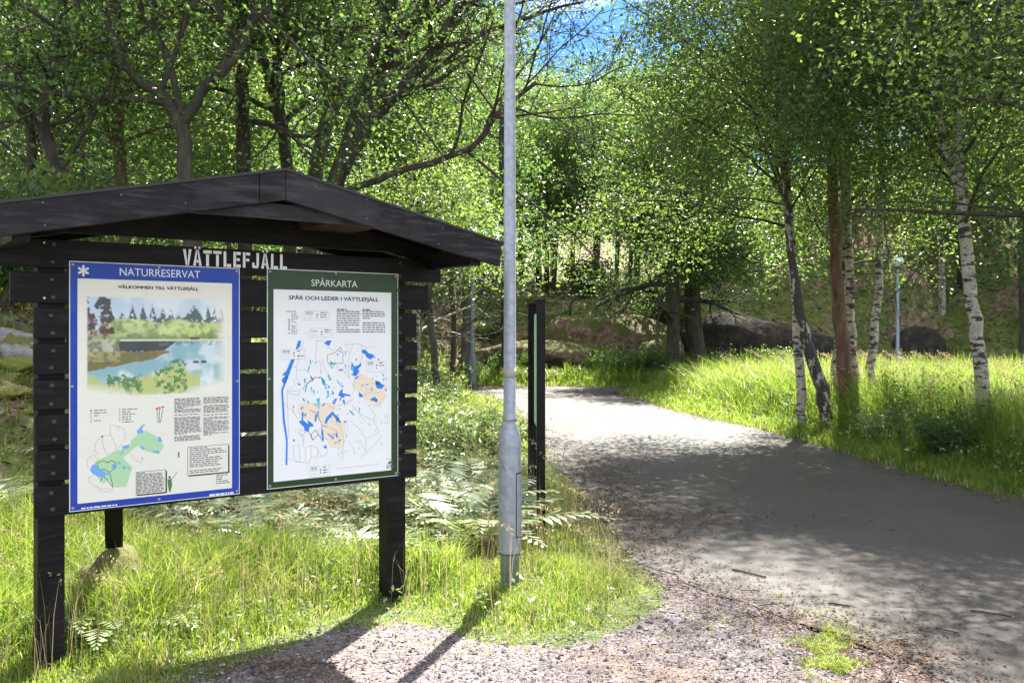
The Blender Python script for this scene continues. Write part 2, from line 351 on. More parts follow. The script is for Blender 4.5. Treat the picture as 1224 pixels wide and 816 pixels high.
# ------------------------------------------------------------------ notice board shelter
KO = np.array([-.685-.93*.8, 5.5-.93*.6]); KRZ = math.atan2(.6, .8)
def K(px, py, off=.033):                 # photo pixel -> (x,z) on the board plane of the shelter
    r = (px-612)/1100; P = np.array([-.685, 5.5])+np.array([.6, -.8])*off
    t_ = (r*P[1]-P[0])/(.8-r*.6); Y = P[1]+.6*t_
    return (t_+.93, 1.6-(py-398)/1100*Y)
kiosk = thing('notice_board_shelter', 'black wooden notice board shelter with low gabled roof and slatted back in the grass', 'shelter', (KO[0], KO[1], 0), KRZ)
for x0, x1 in ((-1.008, -.890), (.866, .988)):
    MB().box(x0, x1, .002, .115, -.3, 2.02).obj('post', M['black_wood'], kiosk, bevel=.004)
for i in range(7):
    a, b = (-1.128, 1.128) if i == 6 else (-1.024+random.uniform(-.006, .006), 1.052+random.uniform(-.006, .006))
    z = .735+.1677*i
    MB().box(a, b, -.030, 0, z, z+.145).obj('slat', M['black_wood'], kiosk, bevel=.003)
MB().box(-1.22, 1.218, -.030, 0, 1.908, 2.043).obj('name_board', M['black_wood'], kiosk, bevel=.003)
MB().prism([(-1.30, 2.082), (1.30, 2.082), (.0, 2.350)], .004, .030).obj('gable_panel', M['black_wood'], kiosk)
sl_ = .282/1.314
for x0, x1 in ((-1.314, -.135), (-.132, -.001), (.001, 1.314)):
    f = lambda x: 2.405-sl_*abs(x)
    g = lambda x: 2.252-.205*abs(x)
    MB().prism([(x0, f(x0)), (x0+(.012 if x0 < -1 else 0), g(x0)), (x1-(.012 if x1 > 1 else 0), g(x1)), (x1, f(x1))], -.532, -.502).obj('bargeboard', M['grey_wood'], kiosk, bevel=.002)
for x0, x1 in ((-1.314, -.001), (.001, 1.314)):
    MB().prism([(x0, f(x0)), (x0, g(x0)), (x1, g(x1)), (x1, f(x1))], .502, .530).obj('bargeboard', M['black_wood'], kiosk)
for s in (-1, 1):
    a = MB()
    for k in range(7):                   # sawn roof boards laid from front to back
        x0 = s*(.008+k*.186); x1 = s*(.008+k*.186+.182); lo, hi = min(x0, x1), max(x0, x1)
        MB().prism([(lo, f(lo)-.032), (hi, f(hi)-.032), (hi, f(hi)-.012), (lo, f(lo)-.012)], -.50, .50).obj('roof_board', M['black_wood'], kiosk)
    MB().prism([(min(0, s*1.325), f(0 if s > 0 else 1.325)+.002-.010), (max(0, s*1.325), f(1.325 if s > 0 else 0)-.008), (max(0, s*1.325), f(1.325 if s > 0 else 0)+.004), (min(0, s*1.325), f(0 if s > 0 else 1.325)+.004)], -.540, .538).obj('roof_felt', M['felt'], kiosk)
    MB().prism([(s*.0+s*.002, f(0)-.035), (s*1.28, f(1.28)-.035), (s*1.28, f(1.28)-.13), (s*.002, f(0)-.135)], .034, .079).obj('rafter', M['black_wood'], kiosk)
    MB().box(min(s*1.12, s*1.19), max(s*1.12, s*1.19), -.498, -.034, 1.985, 2.085).box(min(s*1.12, s*1.19), max(s*1.12, s*1.19), .082, .498, 1.985, 2.085).obj('purlin', M['black_wood'], kiosk)
MB().prism([(-.5, 2.160), (.5, 2.160), (.42, 2.176), (.10, 2.235), (-.10, 2.235), (-.42, 2.176)], -.497, -.470).obj('tie_board', M['grey_wood'], kiosk)
MB().box(.30, .62, -.46, .0, 2.175, 2.215).obj('roof_batten', M['bare_wood'], kiosk)
a = MB(); a.prism([(0, 0), (.09, 0), (.09, .50), (0, .50)], 0, .06)
o = a.obj('brace', M['black_wood'], kiosk); o.location = (-.58, .56, .42); o.rotation_euler = (R(40), 0, R(-14))
bolt_me = MB().lathe([(.011, 0), (.011, .004), (.006, .007)], 10).mesh('bolt_head')
bolt_me.materials.append(M['bolt'])
def put(me_, name, parent, x, y, z, rx=R(90)):
    o = link(name, me_, [], parent, loc=(x, y, z)); o.rotation_euler = (rx, 0, 0); kids.setdefault(parent.name, []).append(o); return o
scr0 = MB().lathe([(.0035, 0), (.0035, .0015)], 6).mesh('nail_head'); scr0.materials.append(flat('dull_nail', (.16, .155, .15), .5, .3))
for xc in (-.949, .927):
    for i in range(8):
        z = (.735+.1677*i) if i < 7 else 1.908
        for dz in (.030, .112): put(bolt_me, 'bolt', kiosk, xc+random.uniform(-.008, .008), -.0305, z+dz+random.uniform(-.004, .004))
for xn in (-1.24, -1.05, -.75, -.48, -.2, .18, .42, .66, .9, 1.08, 1.24):
    for dz in random.choice([(-.03,), (-.115,), (-.03, -.115), ()]): put(scr0, 'nail', kiosk, xn+random.uniform(-.03, .03), -.5325, 2.405-sl_*abs(xn)+dz+random.uniform(-.012, .012))
# stencilled name
LET = {
 'V': [[(0, 1), (.21, 1), (.30, .22), (.30, 0), (.20, 0)], [(.62, 1), (.41, 1), (.335, .22), (.335, 0), (.42, 0)]],
 'A': [[(0, 0), (.19, 0), (.29, .80), (.29, 1), (.21, 1)], [(.62, 0), (.43, 0), (.33, .80), (.33, 1), (.41, 1)], [(.235, .20), (.385, .20), (.365, .36), (.255, .36)]],
 'T': [[(0, .80), (.62, .80), (.62, 1), (0, 1)], [(.21, 0), (.41, 0), (.41, .75), (.21, .75)]],
 'L': [[(.04, 0), (.24, 0), (.24, 1), (.04, 1)], [(.28, 0), (.60, 0), (.60, .2), (.28, .2)]],
 'E': [[(.04, 0), (.24, 0), (.24, 1), (.04, 1)], [(.28, 0), (.60, 0), (.60, .19), (.28, .19)], [(.28, .42), (.53, .42), (.53, .59), (.28, .59)], [(.28, .81), (.60, .81), (.60, 1), (.28, 1)]],
 'F': [[(.04, 0), (.24, 0), (.24, 1), (.04, 1)], [(.28, .42), (.53, .42), (.53, .59), (.28, .59)], [(.28, .81), (.60, .81), (.60, 1), (.28, 1)]],
 'J': [[(.36, .14), (.56, .14), (.56, 1), (.36, 1)], [(.02, .04), (.12, 0), (.48, 0), (.53, .10), (.28, .19), (.20, .19), (.20, .36), (.02, .36)]]}
lt = MB(); x = -.343; H = .082
for ch in 'V\u00c4TTLEFJ\u00c4LL':
    k = 'A' if ch == '\u00c4' else ch
    for poly in LET[k]: lt.face([(x+a*H*.86+random.uniform(-.0005, .0005), -.0316, 1.948+b*H+random.uniform(-.0005, .0005)) for a, b in poly])
    if ch == '\u00c4':
        for dx in (.08, .38): lt.face([(x+(dx+a)*H*.86, -.0316, 1.948+(1.06+b)*H) for a, b in ((0, 0), (.15, 0), (.15, .14), (0, .14))])
    x += .0520
lt.obj('name_lettering', M['lettering'], kiosk)
for cx_, cz_ in ((-1.19, 2.028), (-.985, 2.025), (-.985, 1.765)):
    pts = [(cx_+random.uniform(.5, 1)*.006*math.cos(a), -.0314, cz_+random.uniform(.5, 1.2)*.007*math.sin(a)) for a in np.linspace(0, 2*math.pi, 7)[:-1]]
    MB().face(pts).obj('paint_chip', M['lettering'], kiosk)

def text_mesh(s, x0, x1, z0, z1, y, bold=0.0, keep=False):
    c = bpy.data.curves.new('t', 'FONT'); c.body = s; c.size = 1; c.offset = bold; c.resolution_u = 3
    o = bpy.data.objects.new('t', c); col.objects.link(o); bpy.context.view_layer.update()
    me_ = bpy.data.meshes.new_from_object(o.evaluated_get(bpy.context.evaluated_depsgraph_get()))
    bpy.data.objects.remove(o); n = len(me_.vertices); v = np.empty(n*3, np.float32); me_.vertices.foreach_get('co', v); v = v.reshape(-1, 3)
    lo = v.min(0); hi = v.max(0); w = np.empty_like(v)
    w[:, 0] = x0+(v[:, 0]-lo[0])/(hi[0]-lo[0])*(x1-x0); w[:, 2] = z0+(v[:, 1]-lo[1])/(hi[1]-lo[1])*(z1-z0); w[:, 1] = y
    me_.vertices.foreach_set('co', w.ravel()); me_.materials.clear(); me_.update(); return me_
def text(name, s, box, y, m_, parent, bold=0.0):
    me_ = text_mesh(s, *box, y, 0)
    if bold > .005:                      # heavier strokes: the same glyphs laid again a hair to each side
        import bmesh
        bm = bmesh.new()
        for dx, dz in ((0, 0), (.0011, 0), (-.0011, 0), (0, .0008), (0, -.0008)):
            k0 = len(bm.verts); bm.from_mesh(me_); bm.verts.ensure_lookup_table()
            for v in bm.verts[k0:]: v.co.x += dx; v.co.z += dz; v.co.y -= abs(dx+dz*3)*.02+dx*.01
        bm.to_mesh(me_); bm.free()
    o = link(name, me_, m_, parent); kids.setdefault(parent.name, []).append(o); return o
def ribbon(mb, pts, w, y, m=0):
    P = np.array(pts, float)
    for a, b in zip(P[:-1], P[1:]):
        d = b-a; l = np.hypot(*d)+1e-9; n_ = np.array([-d[1], d[0]])/l*w/2; e = d/l*w*.3
        q = [a-n_-e, b-n_+e, b+n_+e, a+n_-e]; mb.face([(v[0], y, v[1]) for v in q], m)
def greek(mb, x0, x1, z1, z0, rows, y, m=0, fill=.62, ragged=.1, rg=random.Random(5)):
    p = (z1-z0)/rows
    for r in range(rows):
        x = x0; e = x1-(x1-x0)*rg.uniform(0, ragged)
        if rg.random() < .06: continue
        if rg.random() < .1: e = x0+(x1-x0)*rg.uniform(.3, .7)
        while x < e:
            w = min(rg.uniform(.008, .030), e-x); z = z1-p*r
            mb.face([(x, y, z-p*fill), (x+w, y, z-p*fill), (x+w, y, z-p*.06), (x, y, z-p*.06)], m); x += w+.0045
def frame(mb, x0, x1, z0, z1, w, y, m=0):
    for q in ((x0, x1, z0, z0+w), (x0, x1, z1-w, z1), (x0, x0+w, z0+w, z1-w), (x1-w, x1, z0+w, z1-w)):
        mb.face([(q[0], y, q[2]), (q[1], y, q[2]), (q[1], y, q[3]), (q[0], y, q[3])], m)
scr_me = MB().lathe([(.0075, 0), (.0075, .002), (.004, .0045)], 10).mesh('screw_head'); scr_me.materials.append(M['screw'])
def poster(name, label, x0, x1, z0, z1, rimc, sheet):
    t_ = thing(name, label, 'poster board', (KO[0], KO[1], 0), KRZ)
    MB().box(x0, x1, -.0335, -.0312, z0, z1).obj('rim', M['rim'], t_)
    e = .004; MB().box(x0+e, x1-e, -.0348, -.0336, z0+e, z1-e).obj('panel', rimc, t_)
    MB().box(*sheet[:2], -.0358, -.0349, *sheet[2:]).obj('printed_sheet', M['cream'] if rimc is M['blue'] else M['white'], t_)
    xm, zm = (x0+x1)/2, (z0+z1)/2; d = .016
    for a, b in ((x0+d, z0+d), (xm, z0+d), (x1-d, z0+d), (x0+d*.8, zm), (x1-d*.8, zm), (x0+d, z1-d), (xm, z1-d*.8), (x1-d, z1-d)):
        put(scr_me, 'screw', t_, a, -.0349, b)
    return t_
PN = dict(palegreen='map_reserve_area', line='map_lines', lightblue='map_lakes', ink='text_blocks', black='box_frames', red='red_marks', leafink='green_drawings', rim='white_marks', tan='map_areas', road_line='map_trails', lake='map_lakes', cyan='map_streams')
def pieces(t_, name, d):                 # d: material key -> MB
    for i, (k, mb) in enumerate(d.items()):
        if mb.f: mb.obj(PN[k], M[k], t_, kind='stuff')
YP = -.0362
# ---- blue board
B = poster('reserve_poster', 'blue-rimmed nature reserve poster with painted lake view, left of the two', -.878, -.047, .747, 1.944, M['blue'], (-.842, -.089, .783, 1.862))
text('title_text', 'NATURRESERVAT', (*[K(143, 0)[0], K(239, 0)[0]], 1.883, 1.921), YP+.001, M['lettering'], B, .004)
text('heading_text', 'V\u00c4LKOMMEN TILL V\u00c4TTLEFJ\u00c4LL', (K(141, 340)[0], K(237, 345)[0], 1.815, 1.838), YP, M['black'], B, .006)
cx_, cz_ = K(99.5, 323.5); r_ = .029; sf = MB()
for k in range(3):
    a = math.pi/2+k*math.pi/3; dx, dz = math.cos(a), math.sin(a)
    y_ = YP-.0002*k
    for s in (-1, 1):
        sf.face([(cx_-dz*.004, y_, cz_+dx*.004), (cx_+dz*.004, y_, cz_-dx*.004), (cx_+s*dx*r_*.8+dz*.006, y_, cz_+s*dz*r_*.8-dx*.006), (cx_+s*dx*r_, y_, cz_+s*dz*r_), (cx_+s*dx*r_*.8-dz*.006, y_, cz_+s*dz*r_*.8+dx*.006)] if s > 0 else
                [(cx_+dz*.004, y_, cz_-dx*.004), (cx_-dz*.004, y_, cz_+dx*.004), (cx_+s*dx*r_*.8-dz*.006, y_, cz_+s*dz*r_*.8+dx*.006), (cx_+s*dx*r_, y_, cz_+s*dz*r_), (cx_+s*dx*r_*.8+dz*.006, y_, cz_+s*dz*r_*.8-dx*.006)])
sf.obj('star_emblem', M['lettering'], B)
# the watercolour: flat print held as vertex colours on a fine grid (u right, v down, 0..1)
px0, pz1 = K(103, 353); px1 = K(270, 360)[0]; pz0 = K(110, 474)[1]
nu, nv = 200, 150; U, Vv = np.meshgrid(np.linspace(0, 1, nu), np.linspace(0, 1, nv))
def nn(s, ox=0, oy=0): return fbm(U*1.35+ox, Vv+oy, s)
paper = np.array([.76, .74, .64]); C = np.ones((nv, nu, 3))*np.array([.50, .62, .70])
def lay(mask, c, a=1.0):
    global C
    k = np.clip(mask, 0, 1)[..., None]*a; C = C*(1-k)+np.array(c)*k
lay(ss(.35, .65, nn(5)), (.72, .75, .74), .8)
tl = .16+.05*(vn(U, U*0, 26)-.5)*1+.03*vn(U, U*0, 9)
fr = (U*13+1.2*vn(U, U*0, 6))%1; conif = tl+.03-.15*np.clip(1-2.6*np.abs(fr-.5), 0, 1)*(.35+.9*vn(np.floor(U*13+1.2*vn(U, U*0, 6)), U*0, 3.7))*(1-.25*(np.sin(Vv*260)>0))
lay(ss(.0, .012, Vv-conif)*(U > .22)*(nn(38) > .36), (.045, .07, .05), .9)
hillt = .19+.06*vn(U, U*0, 8)
gcol = np.stack([.38+.3*nn(9), .50+.25*nn(9), .18+.12*nn(14)], -1)*(1-.5*ss(.4, .75, nn(20, 3)))[..., None]
k = (ss(0, .03, Vv-hillt)*(U > .15))[..., None]; C = C*(1-k)+gcol*k
lay(ss(.36, .42, Vv-.0*U+(nn(18)-.5)*.14)*(Vv < .45), (.07, .15, .05), .7)
lay((Vv > .435), (.60, .62, .42)); wt = Vv > .45
wc = np.stack([.24+.35*ss(.45, .75, nn(6, 5))+.25*ss(.75, 1, Vv), .42+.25*ss(.45, .75, nn(6, 5))+.2*ss(.75, 1, Vv), .45+.22*ss(.45, .75, nn(6, 5))+.2*ss(.75, 1, Vv)], -1)
C = np.where(wt[..., None], wc, C)
lay(wt*(Vv < .545+.03*nn(12))*(U < .62-.9*np.abs(Vv-.46))*(U > .19), (.03, .03, .035), .95)
lay(wt*(Vv < .50)*(U >= .5)*ss(.45, .6, nn(22)), (.10, .20, .14), .7)
sp = (Vv > .545+.02*vn(U, U*0, 20))*(Vv < .735-.25*U-.03*ss(.45, .57, U)+.03*nn(20))*(U < .57)
lay(sp, (.52, .50, .16)); lay(sp*ss(.60, .70, Vv+.26*U+.10*nn(30)), (.10, .085, .035), .85); lay(sp*ss(.5, .7, nn(30, 2)), (.36, .20, .06), .5)
lay((U < .2+.05*nn(8))*(Vv > .33)*(Vv < .66), (.36, .38, .16), .6); lay((U < .23)*(Vv > .3)*(Vv < .68)*ss(.52, .66, nn(24, 7)), (.14, .10, .05), .7)
lay((U < .15+.04*vn(Vv, Vv*0, 18))*(Vv < .38)*ss(.44, .50, nn(20, 9)), (.05, .04, .035), .95); lay((U < .15)*(Vv > .2)*(Vv < .4)*ss(.5, .6, nn(24, 1)), (.22, .06, .04), .8)
fg = .80+.05*np.sin(U*8)-.05*ss(.5, .62, U)*ss(.75, .6, U)
lay(ss(-.03, .05, Vv-fg-(nn(26)-.5)*.2)*(U < .8), (.46, .52, .16), .95)
lay(ss(0, .02, Vv-fg+.05+(nn(34)-.5)*.22)*((np.abs(U-.26) < .09+.05*nn(20)) | (np.abs(U-.58) < .10+.04*nn(20)))*ss(.44, .55, nn(30, 8)), (.06, .20, .05), .95)
lay(ss(.58, .66, nn(40, 4))*(Vv > fg-.02)*(U < .75), (.60, .48, .16), .35)
for q in (.77, .83): lay(((U-q)**2*2+(Vv-.675)**2*5 < .0011), (.02, .02, .02), .9)
lay(((U-.76)**2+(Vv-.425)**2*7 < .0016), (.10, .04, .03), .9)
en = nn(7, 12)*.10
inside = np.minimum.reduce([U/.012, (1-U)/(.05+en), Vv/.02, (1-Vv+.12*np.sin(U*2.2)-.10*ss(.55, 1, U)*1.4-.05)/(.05+en)])
k = np.clip(inside, 0, 1)[..., None]; C = paper*(1-k)+C*k
Xg = px0+U*(px1-px0); Zg = pz1-Vv*(pz1-pz0); ii = (np.arange(nv-1)[:, None]*nu+np.arange(nu-1)[None]).ravel()
me = npmesh('lake_painting', np.stack([Xg, np.full_like(Xg, YP+.0001), Zg], -1).reshape(-1, 3), np.stack([ii, ii+nu, ii+nu+1, ii+1], -1), colr=C.reshape(-1, 3))
o = link('lake_painting', me, M['paint'], B)
def kb(X, Y): return K(90+X/5.44, 470+Y/5.44)
bd = {k: MB() for k in ('palegreen', 'line', 'lightblue', 'ink', 'black', 'red', 'leafink', 'rim')}
def area(d, key, pts, y, kf):
    d[key].face([(q[0], y, q[1]) for q in [kf(*p_) for p_ in pts]][::-1])
area(bd, 'palegreen', [(455, 240), (540, 285), (575, 340), (545, 395), (500, 385), (450, 370), (400, 340), (330, 400), (310, 420), (370, 480), (330, 605), (260, 610), (215, 560), (180, 585), (140, 540), (105, 505), (130, 440), (200, 410), (265, 375), (350, 345), (365, 300), (410, 265)], YP, kb)
for pts in ([(225, 205), (275, 210), (320, 235), (325, 290)], [(225, 205), (228, 270), (265, 340), (262, 375), (205, 400)], [(170, 275), (225, 272)], [(170, 275), (180, 340), (205, 400)], [(130, 325), (125, 370), (150, 395)], [(130, 325), (170, 275)], [(80, 420), (75, 470), (95, 490)], [(80, 420), (120, 400), (150, 430)], [(115, 535), (85, 545), (90, 570), (125, 600), (160, 615), (245, 620)], [(350, 380), (400, 440), (430, 450)], [(275, 210), (280, 240)], [(140, 600), (150, 625), (210, 640), (245, 625)], [(300, 325), (265, 380)]):
    ribbon(bd['line'], [kb(*q) for q in pts], .0022, YP)
for pts in ([(140, 450), (185, 435), (205, 450), (235, 435), (265, 450), (262, 480), (225, 510), (180, 490), (155, 500), (140, 450)], [(160, 575), (180, 535), (205, 560), (245, 610), (225, 520)]):
    ribbon(bd['leafink'], [kb(*q) for q in pts], .0034, YP-.0002)
for pts in ([(398, 245), (435, 205), (455, 195), (430, 230), (445, 250), (405, 265)], [(535, 285), (550, 280), (565, 310), (540, 315)], [(500, 375), (540, 370), (545, 385), (505, 385)], [(425, 335), (455, 360), (430, 365)], [(288, 395), (310, 370), (315, 378), (292, 400)], [(300, 345), (350, 330), (345, 355), (310, 362)], [(105, 470), (125, 455), (150, 480), (200, 515), (190, 545), (150, 540), (115, 525), (95, 500)], [(240, 460), (265, 455), (255, 490), (235, 480)], [(275, 435), (300, 455), (280, 460)], [(302, 475), (325, 470), (325, 492), (305, 490)], [(335, 475), (355, 475), (345, 495)], [(430, 415), (440, 415), (433, 440)], [(200, 515), (230, 505), (225, 520), (205, 530)]):
    area(bd, 'lightblue', pts, YP-.0003, kb)
area(bd, 'ink', [(165, 272), (180, 278), (178, 292)], YP-.0003, kb)
def kbox(d, key, X0, X1, Y0, Y1, rows, kf=kb, fill=.62, ragged=.08):
    a = kf(X0, (Y0+Y1)/2)[0]; b = kf(X1, (Y0+Y1)/2)[0]; z1 = kf((X0+X1)/2, Y0)[1]; z0 = kf((X0+X1)/2, Y1)[1]; greek(d[key], a, b, z1, z0, rows, YP-.0004, 0, fill, ragged)
kbox(bd, 'ink', 643, 818, 30, 308, 32); kbox(bd, 'ink', 832, 1000, 22, 270, 29)
kbox(bd, 'ink', 120, 205, 105, 188, 5, fill=.4, ragged=.5); kbox(bd, 'ink', 303, 405, 98, 195, 6, fill=.4, ragged=.5)
for i in range(5):
    for X, r0 in ((101, 112), (287, 103)):
        c_ = kb(X, r0+i*18); bd['red' if i == 0 and X == 101 else 'line'].face([(c_[0]-.004, YP, c_[1]-.004), (c_[0]+.004, YP, c_[1]-.004), (c_[0]+.004, YP, c_[1]+.004), (c_[0]-.004, YP, c_[1]+.004)])
kbox(bd, 'ink', 742, 985, 345, 515, 13, fill=.5, ragged=.25); kbox(bd, 'ink', 398, 580, 508, 645, 15); kbox(bd, 'ink', 915, 1000, 525, 590, 5, fill=.5, ragged=.2)
def kfr(X0, X1, Y0, Y1, w=.002):
    a = kb(X0, (Y0+Y1)/2)[0]; b = kb(X1, (Y0+Y1)/2)[0]; z1 = kb((X0+X1)/2, Y0)[1]; z0 = kb((X0+X1)/2, Y1)[1]; frame(bd['black'], a, b, z0, z1, w, YP-.0002)
    bd['black'].face([(b, YP-.0002, z0-.004), (b+.005, YP-.0002, z0-.004), (b+.005, YP-.0002, z1-.006), (b, YP-.0002, z1-.006)]); bd['black'].face([(a+.005, YP-.0002, z0-.005), (b, YP-.0002, z0-.005), (b, YP-.0002, z0), (a+.005, YP-.0002, z0)])
kfr(728, 995, 338, 522); kfr(393, 588, 502, 650)
for X in (530, 547, 567):
    ribbon(bd['leafink'], [kb(545+(X-547)*.4, 190), kb(X, 105)], .003, YP); c_ = kb(X, 100-(X-530)*.3)
    bd['red'].face([(c_[0]+.006*math.cos(a), YP-.0002, c_[1]+.007*math.sin(a)) for a in np.linspace(0, 5.3, 6)])
ribbon(bd['black'], [kb(671, 382), kb(672, 415)], .006, YP)
c_ = kb(612, 540)                        # small figure of a walker holding a long net
bd['leafink'].face([(c_[0]+a, YP-.0002, c_[1]+b) for a, b in ((-.010, -.012), (.010, -.012), (.012, -.045), (.004, -.078), (-.002, -.078), (-.008, -.045))])
bd['black'].face([(c_[0]+.006*math.cos(a), YP-.0002, c_[1]-.003+.007*math.sin(a)) for a in np.linspace(0, 5.3, 6)])
ribbon(bd['leafink'], [(c_[0]+.004, c_[1]-.022), (c_[0]+.03, c_[1]+.01), (c_[0]+.036, c_[1]+.02)], .0025, YP-.0002)
pieces(B, 'print', bd)
wt_ = MB(); greek(wt_, K(97, 605)[0], K(141, 605)[0], K(97, 602)[1]-.003, K(97, 609)[1]-.004, 2, YP+.0012, fill=.5); greek(wt_, K(250, 590)[0], K(279, 590)[0], K(265, 588)[1]-.002, K(265, 592)[1]-.002, 1, YP+.0012, fill=.7, ragged=0)
wt_.obj('rim_text', M['lettering'], B, kind='stuff')
# ---- green board
G = poster('trail_map_poster', 'green-rimmed trail map poster with blue lakes on white, right of the two boards', .105, .9155, .755, 1.950, M['green'], (.141, .868, .792, 1.838))
text('title_text', 'SP\u00c5RKARTA', (K(372, 333)[0], K(427, 337)[0], 1.862, 1.911), YP+.001, M['lettering'], G, .004)
text('heading_text', 'SP\u00c5R OCH LEDER I V\u00c4TTLEFJ\u00c4LL', (K(345, 355)[0], K(452, 359)[0], 1.778, 1.812), YP, M['black'], G, .006)
def k3(X, Y): return K(320+X/6.8, 340+Y/6.8)
def k4(X, Y): return K(320+X/5.83, 450+Y/5.83)
gd = {k: MB() for k in ('tan', 'line', 'road_line', 'lake', 'cyan', 'ink', 'black', 'red', 'leafink')}
area(gd, 'tan', [(620, 20), (700, 5), (790, 60), (830, 140), (780, 210), (720, 190), (690, 170), (610, 90)], YP, k4)
area(gd, 'tan', [(700, 760), (760, 720), (900, 790), (1000, 900), (900, 1000), (720, 1000), (690, 860)], YP-.0001, lambda X, Y: k3(X, min(Y, 840)))
area(gd, 'tan', [(215, 190), (260, 180), (440, 180), (470, 210), (460, 260), (540, 330), (535, 400), (520, 495), (430, 490), (390, 400), (380, 320), (330, 300), (230, 290), (205, 240)], YP, k4)
for pts in ([(270, 455), (262, 500), (240, 525), (225, 525), (245, 458)], [(220, 605), (205, 640), (170, 740), (140, 815), (115, 790), (112, 770), (140, 740), (112, 735), (150, 700), (190, 605)], [(458, 475), (480, 455), (520, 455), (505, 480), (500, 500), (480, 490)], [(760, 535), (790, 525), (815, 555), (858, 570), (855, 595), (830, 608), (800, 590), (790, 565), (765, 555)], [(680, 625), (700, 665), (735, 655), (758, 630), (755, 660), (730, 690), (745, 705), (715, 745), (685, 735), (695, 700), (675, 690)], [(710, 605), (725, 600), (720, 625)], [(340, 725), (375, 780), (360, 782)], [(935, 715), (945, 745), (937, 745)], [(955, 745), (970, 775), (960, 772)], [(870, 780), (900, 785), (920, 800), (915, 812), (880, 812)], [(560, 770), (565, 765), (558, 795)]):
    area(gd, 'lake', pts, YP-.0003, k3)
for pts in ([(625, 540), (637, 540), (630, 585)], [(510, 615), (525, 635), (505, 640)], [(320, 700), (335, 655), (342, 660), (332, 705)], [(490, 775), (520, 757), (510, 780)], [(428, 745), (455, 780), (470, 815), (445, 815), (440, 790)], [(645, 720), (665, 755), (655, 755)], [(672, 670), (700, 665), (695, 705), (675, 695)]):
    area(gd, 'cyan', pts, YP-.0004, k3)
for pts in ([(128, 0), (140, 0), (105, 100), (118, 300), (138, 440), (135, 615), (122, 615), (126, 450), (103, 300), (92, 95)], [(750, 25), (790, 50), (815, 60), (790, 85), (760, 80), (748, 50)], [(715, 155), (745, 140), (765, 160), (760, 180), (740, 170), (715, 165)], [(500, 100), (520, 85), (520, 115), (575, 125), (570, 135), (530, 135), (535, 150), (510, 140), (490, 130)], [(445, 90), (462, 115), (450, 130)], [(455, 190), (475, 150), (482, 158), (462, 195)], [(632, 105), (662, 130), (658, 145), (635, 140)], [(235, 245), (250, 250), (245, 300), (280, 330), (275, 300), (310, 325), (320, 345), (290, 350), (285, 385), (255, 375), (250, 350), (215, 315), (235, 300)], [(330, 260), (342, 275), (335, 315), (325, 312)], [(403, 290), (415, 275), (450, 240), (470, 265), (495, 285), (505, 325), (480, 305), (450, 265), (425, 295), (405, 330), (395, 325)], [(525, 310), (548, 305), (540, 325)], [(372, 355), (385, 375), (388, 440), (380, 450), (372, 390)], [(392, 485), (402, 470), (412, 495), (395, 502)], [(635, 215), (642, 215), (635, 255)], [(172, 440), (182, 432), (190, 445), (180, 453)], [(170, 195), (185, 210), (180, 215)], [(395, 65), (410, 75), (402, 90)], [(305, 0), (315, 15), (308, 22)]):
    area(gd, 'lake', pts, YP-.0003, k4)
for pts in ([(365, 0), (385, 10), (405, 60), (395, 65), (378, 35)], [(408, 95), (425, 95), (425, 140), (400, 158), (415, 130)], [(310, 85), (325, 95), (322, 135)], [(335, 160), (345, 150), (362, 150), (358, 225), (350, 225), (348, 185)], [(255, 105), (265, 55), (275, 60), (265, 108)], [(272, 168), (285, 165), (285, 188), (274, 185)], [(562, 225), (605, 265), (595, 270), (570, 245)], [(455, 395), (465, 395), (458, 438)]):
    area(gd, 'cyan', pts, YP-.0004, k4)
for pts in ([(395, 460), (440, 455), (490, 510), (530, 540)], [(400, 460), (385, 600), (430, 640), (430, 750)], [(620, 490), (700, 480), (760, 490), (800, 510), (865, 510)], [(640, 490), (660, 560), (655, 700)], [(690, 480), (670, 560)], [(760, 490), (770, 570), (750, 650)], [(550, 640), (580, 700), (660, 715), (690, 740)], [(230, 695), (300, 690), (340, 720)], [(230, 695), (235, 770), (270, 815)], [(440, 600), (470, 700), (520, 760)], [(290, 460), (260, 550), (230, 690)]):
    ribbon(gd['line'], [k3(*q) for q in pts], .0022, YP-.0002)
for pts in ([(480, 575), (540, 555), (590, 510), (610, 560), (608, 640), (550, 640), (520, 680), (485, 630), (480, 575)], [(430, 750), (370, 760), (310, 810)]):
    ribbon(gd['road_line'], [k3(*q) for q in pts], .0030, YP-.0002)
for pts in ([(135, 100), (220, 95), (215, 130), (150, 120), (135, 100), (140, 330), (145, 430)], [(640, 260), (735, 305), (775, 390), (680, 430), (685, 530), (800, 410)], [(645, 560), (690, 525)], [(575, 310), (630, 355), (680, 430)], [(690, 190), (745, 260), (740, 310)], [(580, 190), (640, 260)], [(500, 330), (530, 440), (515, 580)], [(175, 480), (215, 475), (225, 590), (185, 590), (175, 480)], [(260, 590), (260, 490), (300, 480), (300, 560), (345, 560), (345, 490), (300, 480)], [(185, 590), (285, 600), (300, 560)], [(345, 500), (375, 560), (410, 540), (415, 500)], [(110, 580), (170, 575)], [(210, 380), (250, 420), (245, 490)], [(600, 0), (600, 90), (555, 195), (490, 150)], [(700, 195), (770, 205), (800, 150)]):
    ribbon(gd['line'], [k4(*q) for q in pts], .0022, YP-.0002)
for pts in ([(240, 90), (260, 60), (300, 30), (330, 0)], [(285, 385), (315, 440), (350, 400), (385, 450), (375, 340), (420, 350)], [(290, 230), (330, 250), (360, 300), (380, 340)], [(310, 440), (300, 400), (330, 370), (350, 400)]):
    ribbon(gd['road_line'], [k4(*q) for q in pts], .0032, YP-.0002)
rgm = random.Random(11)
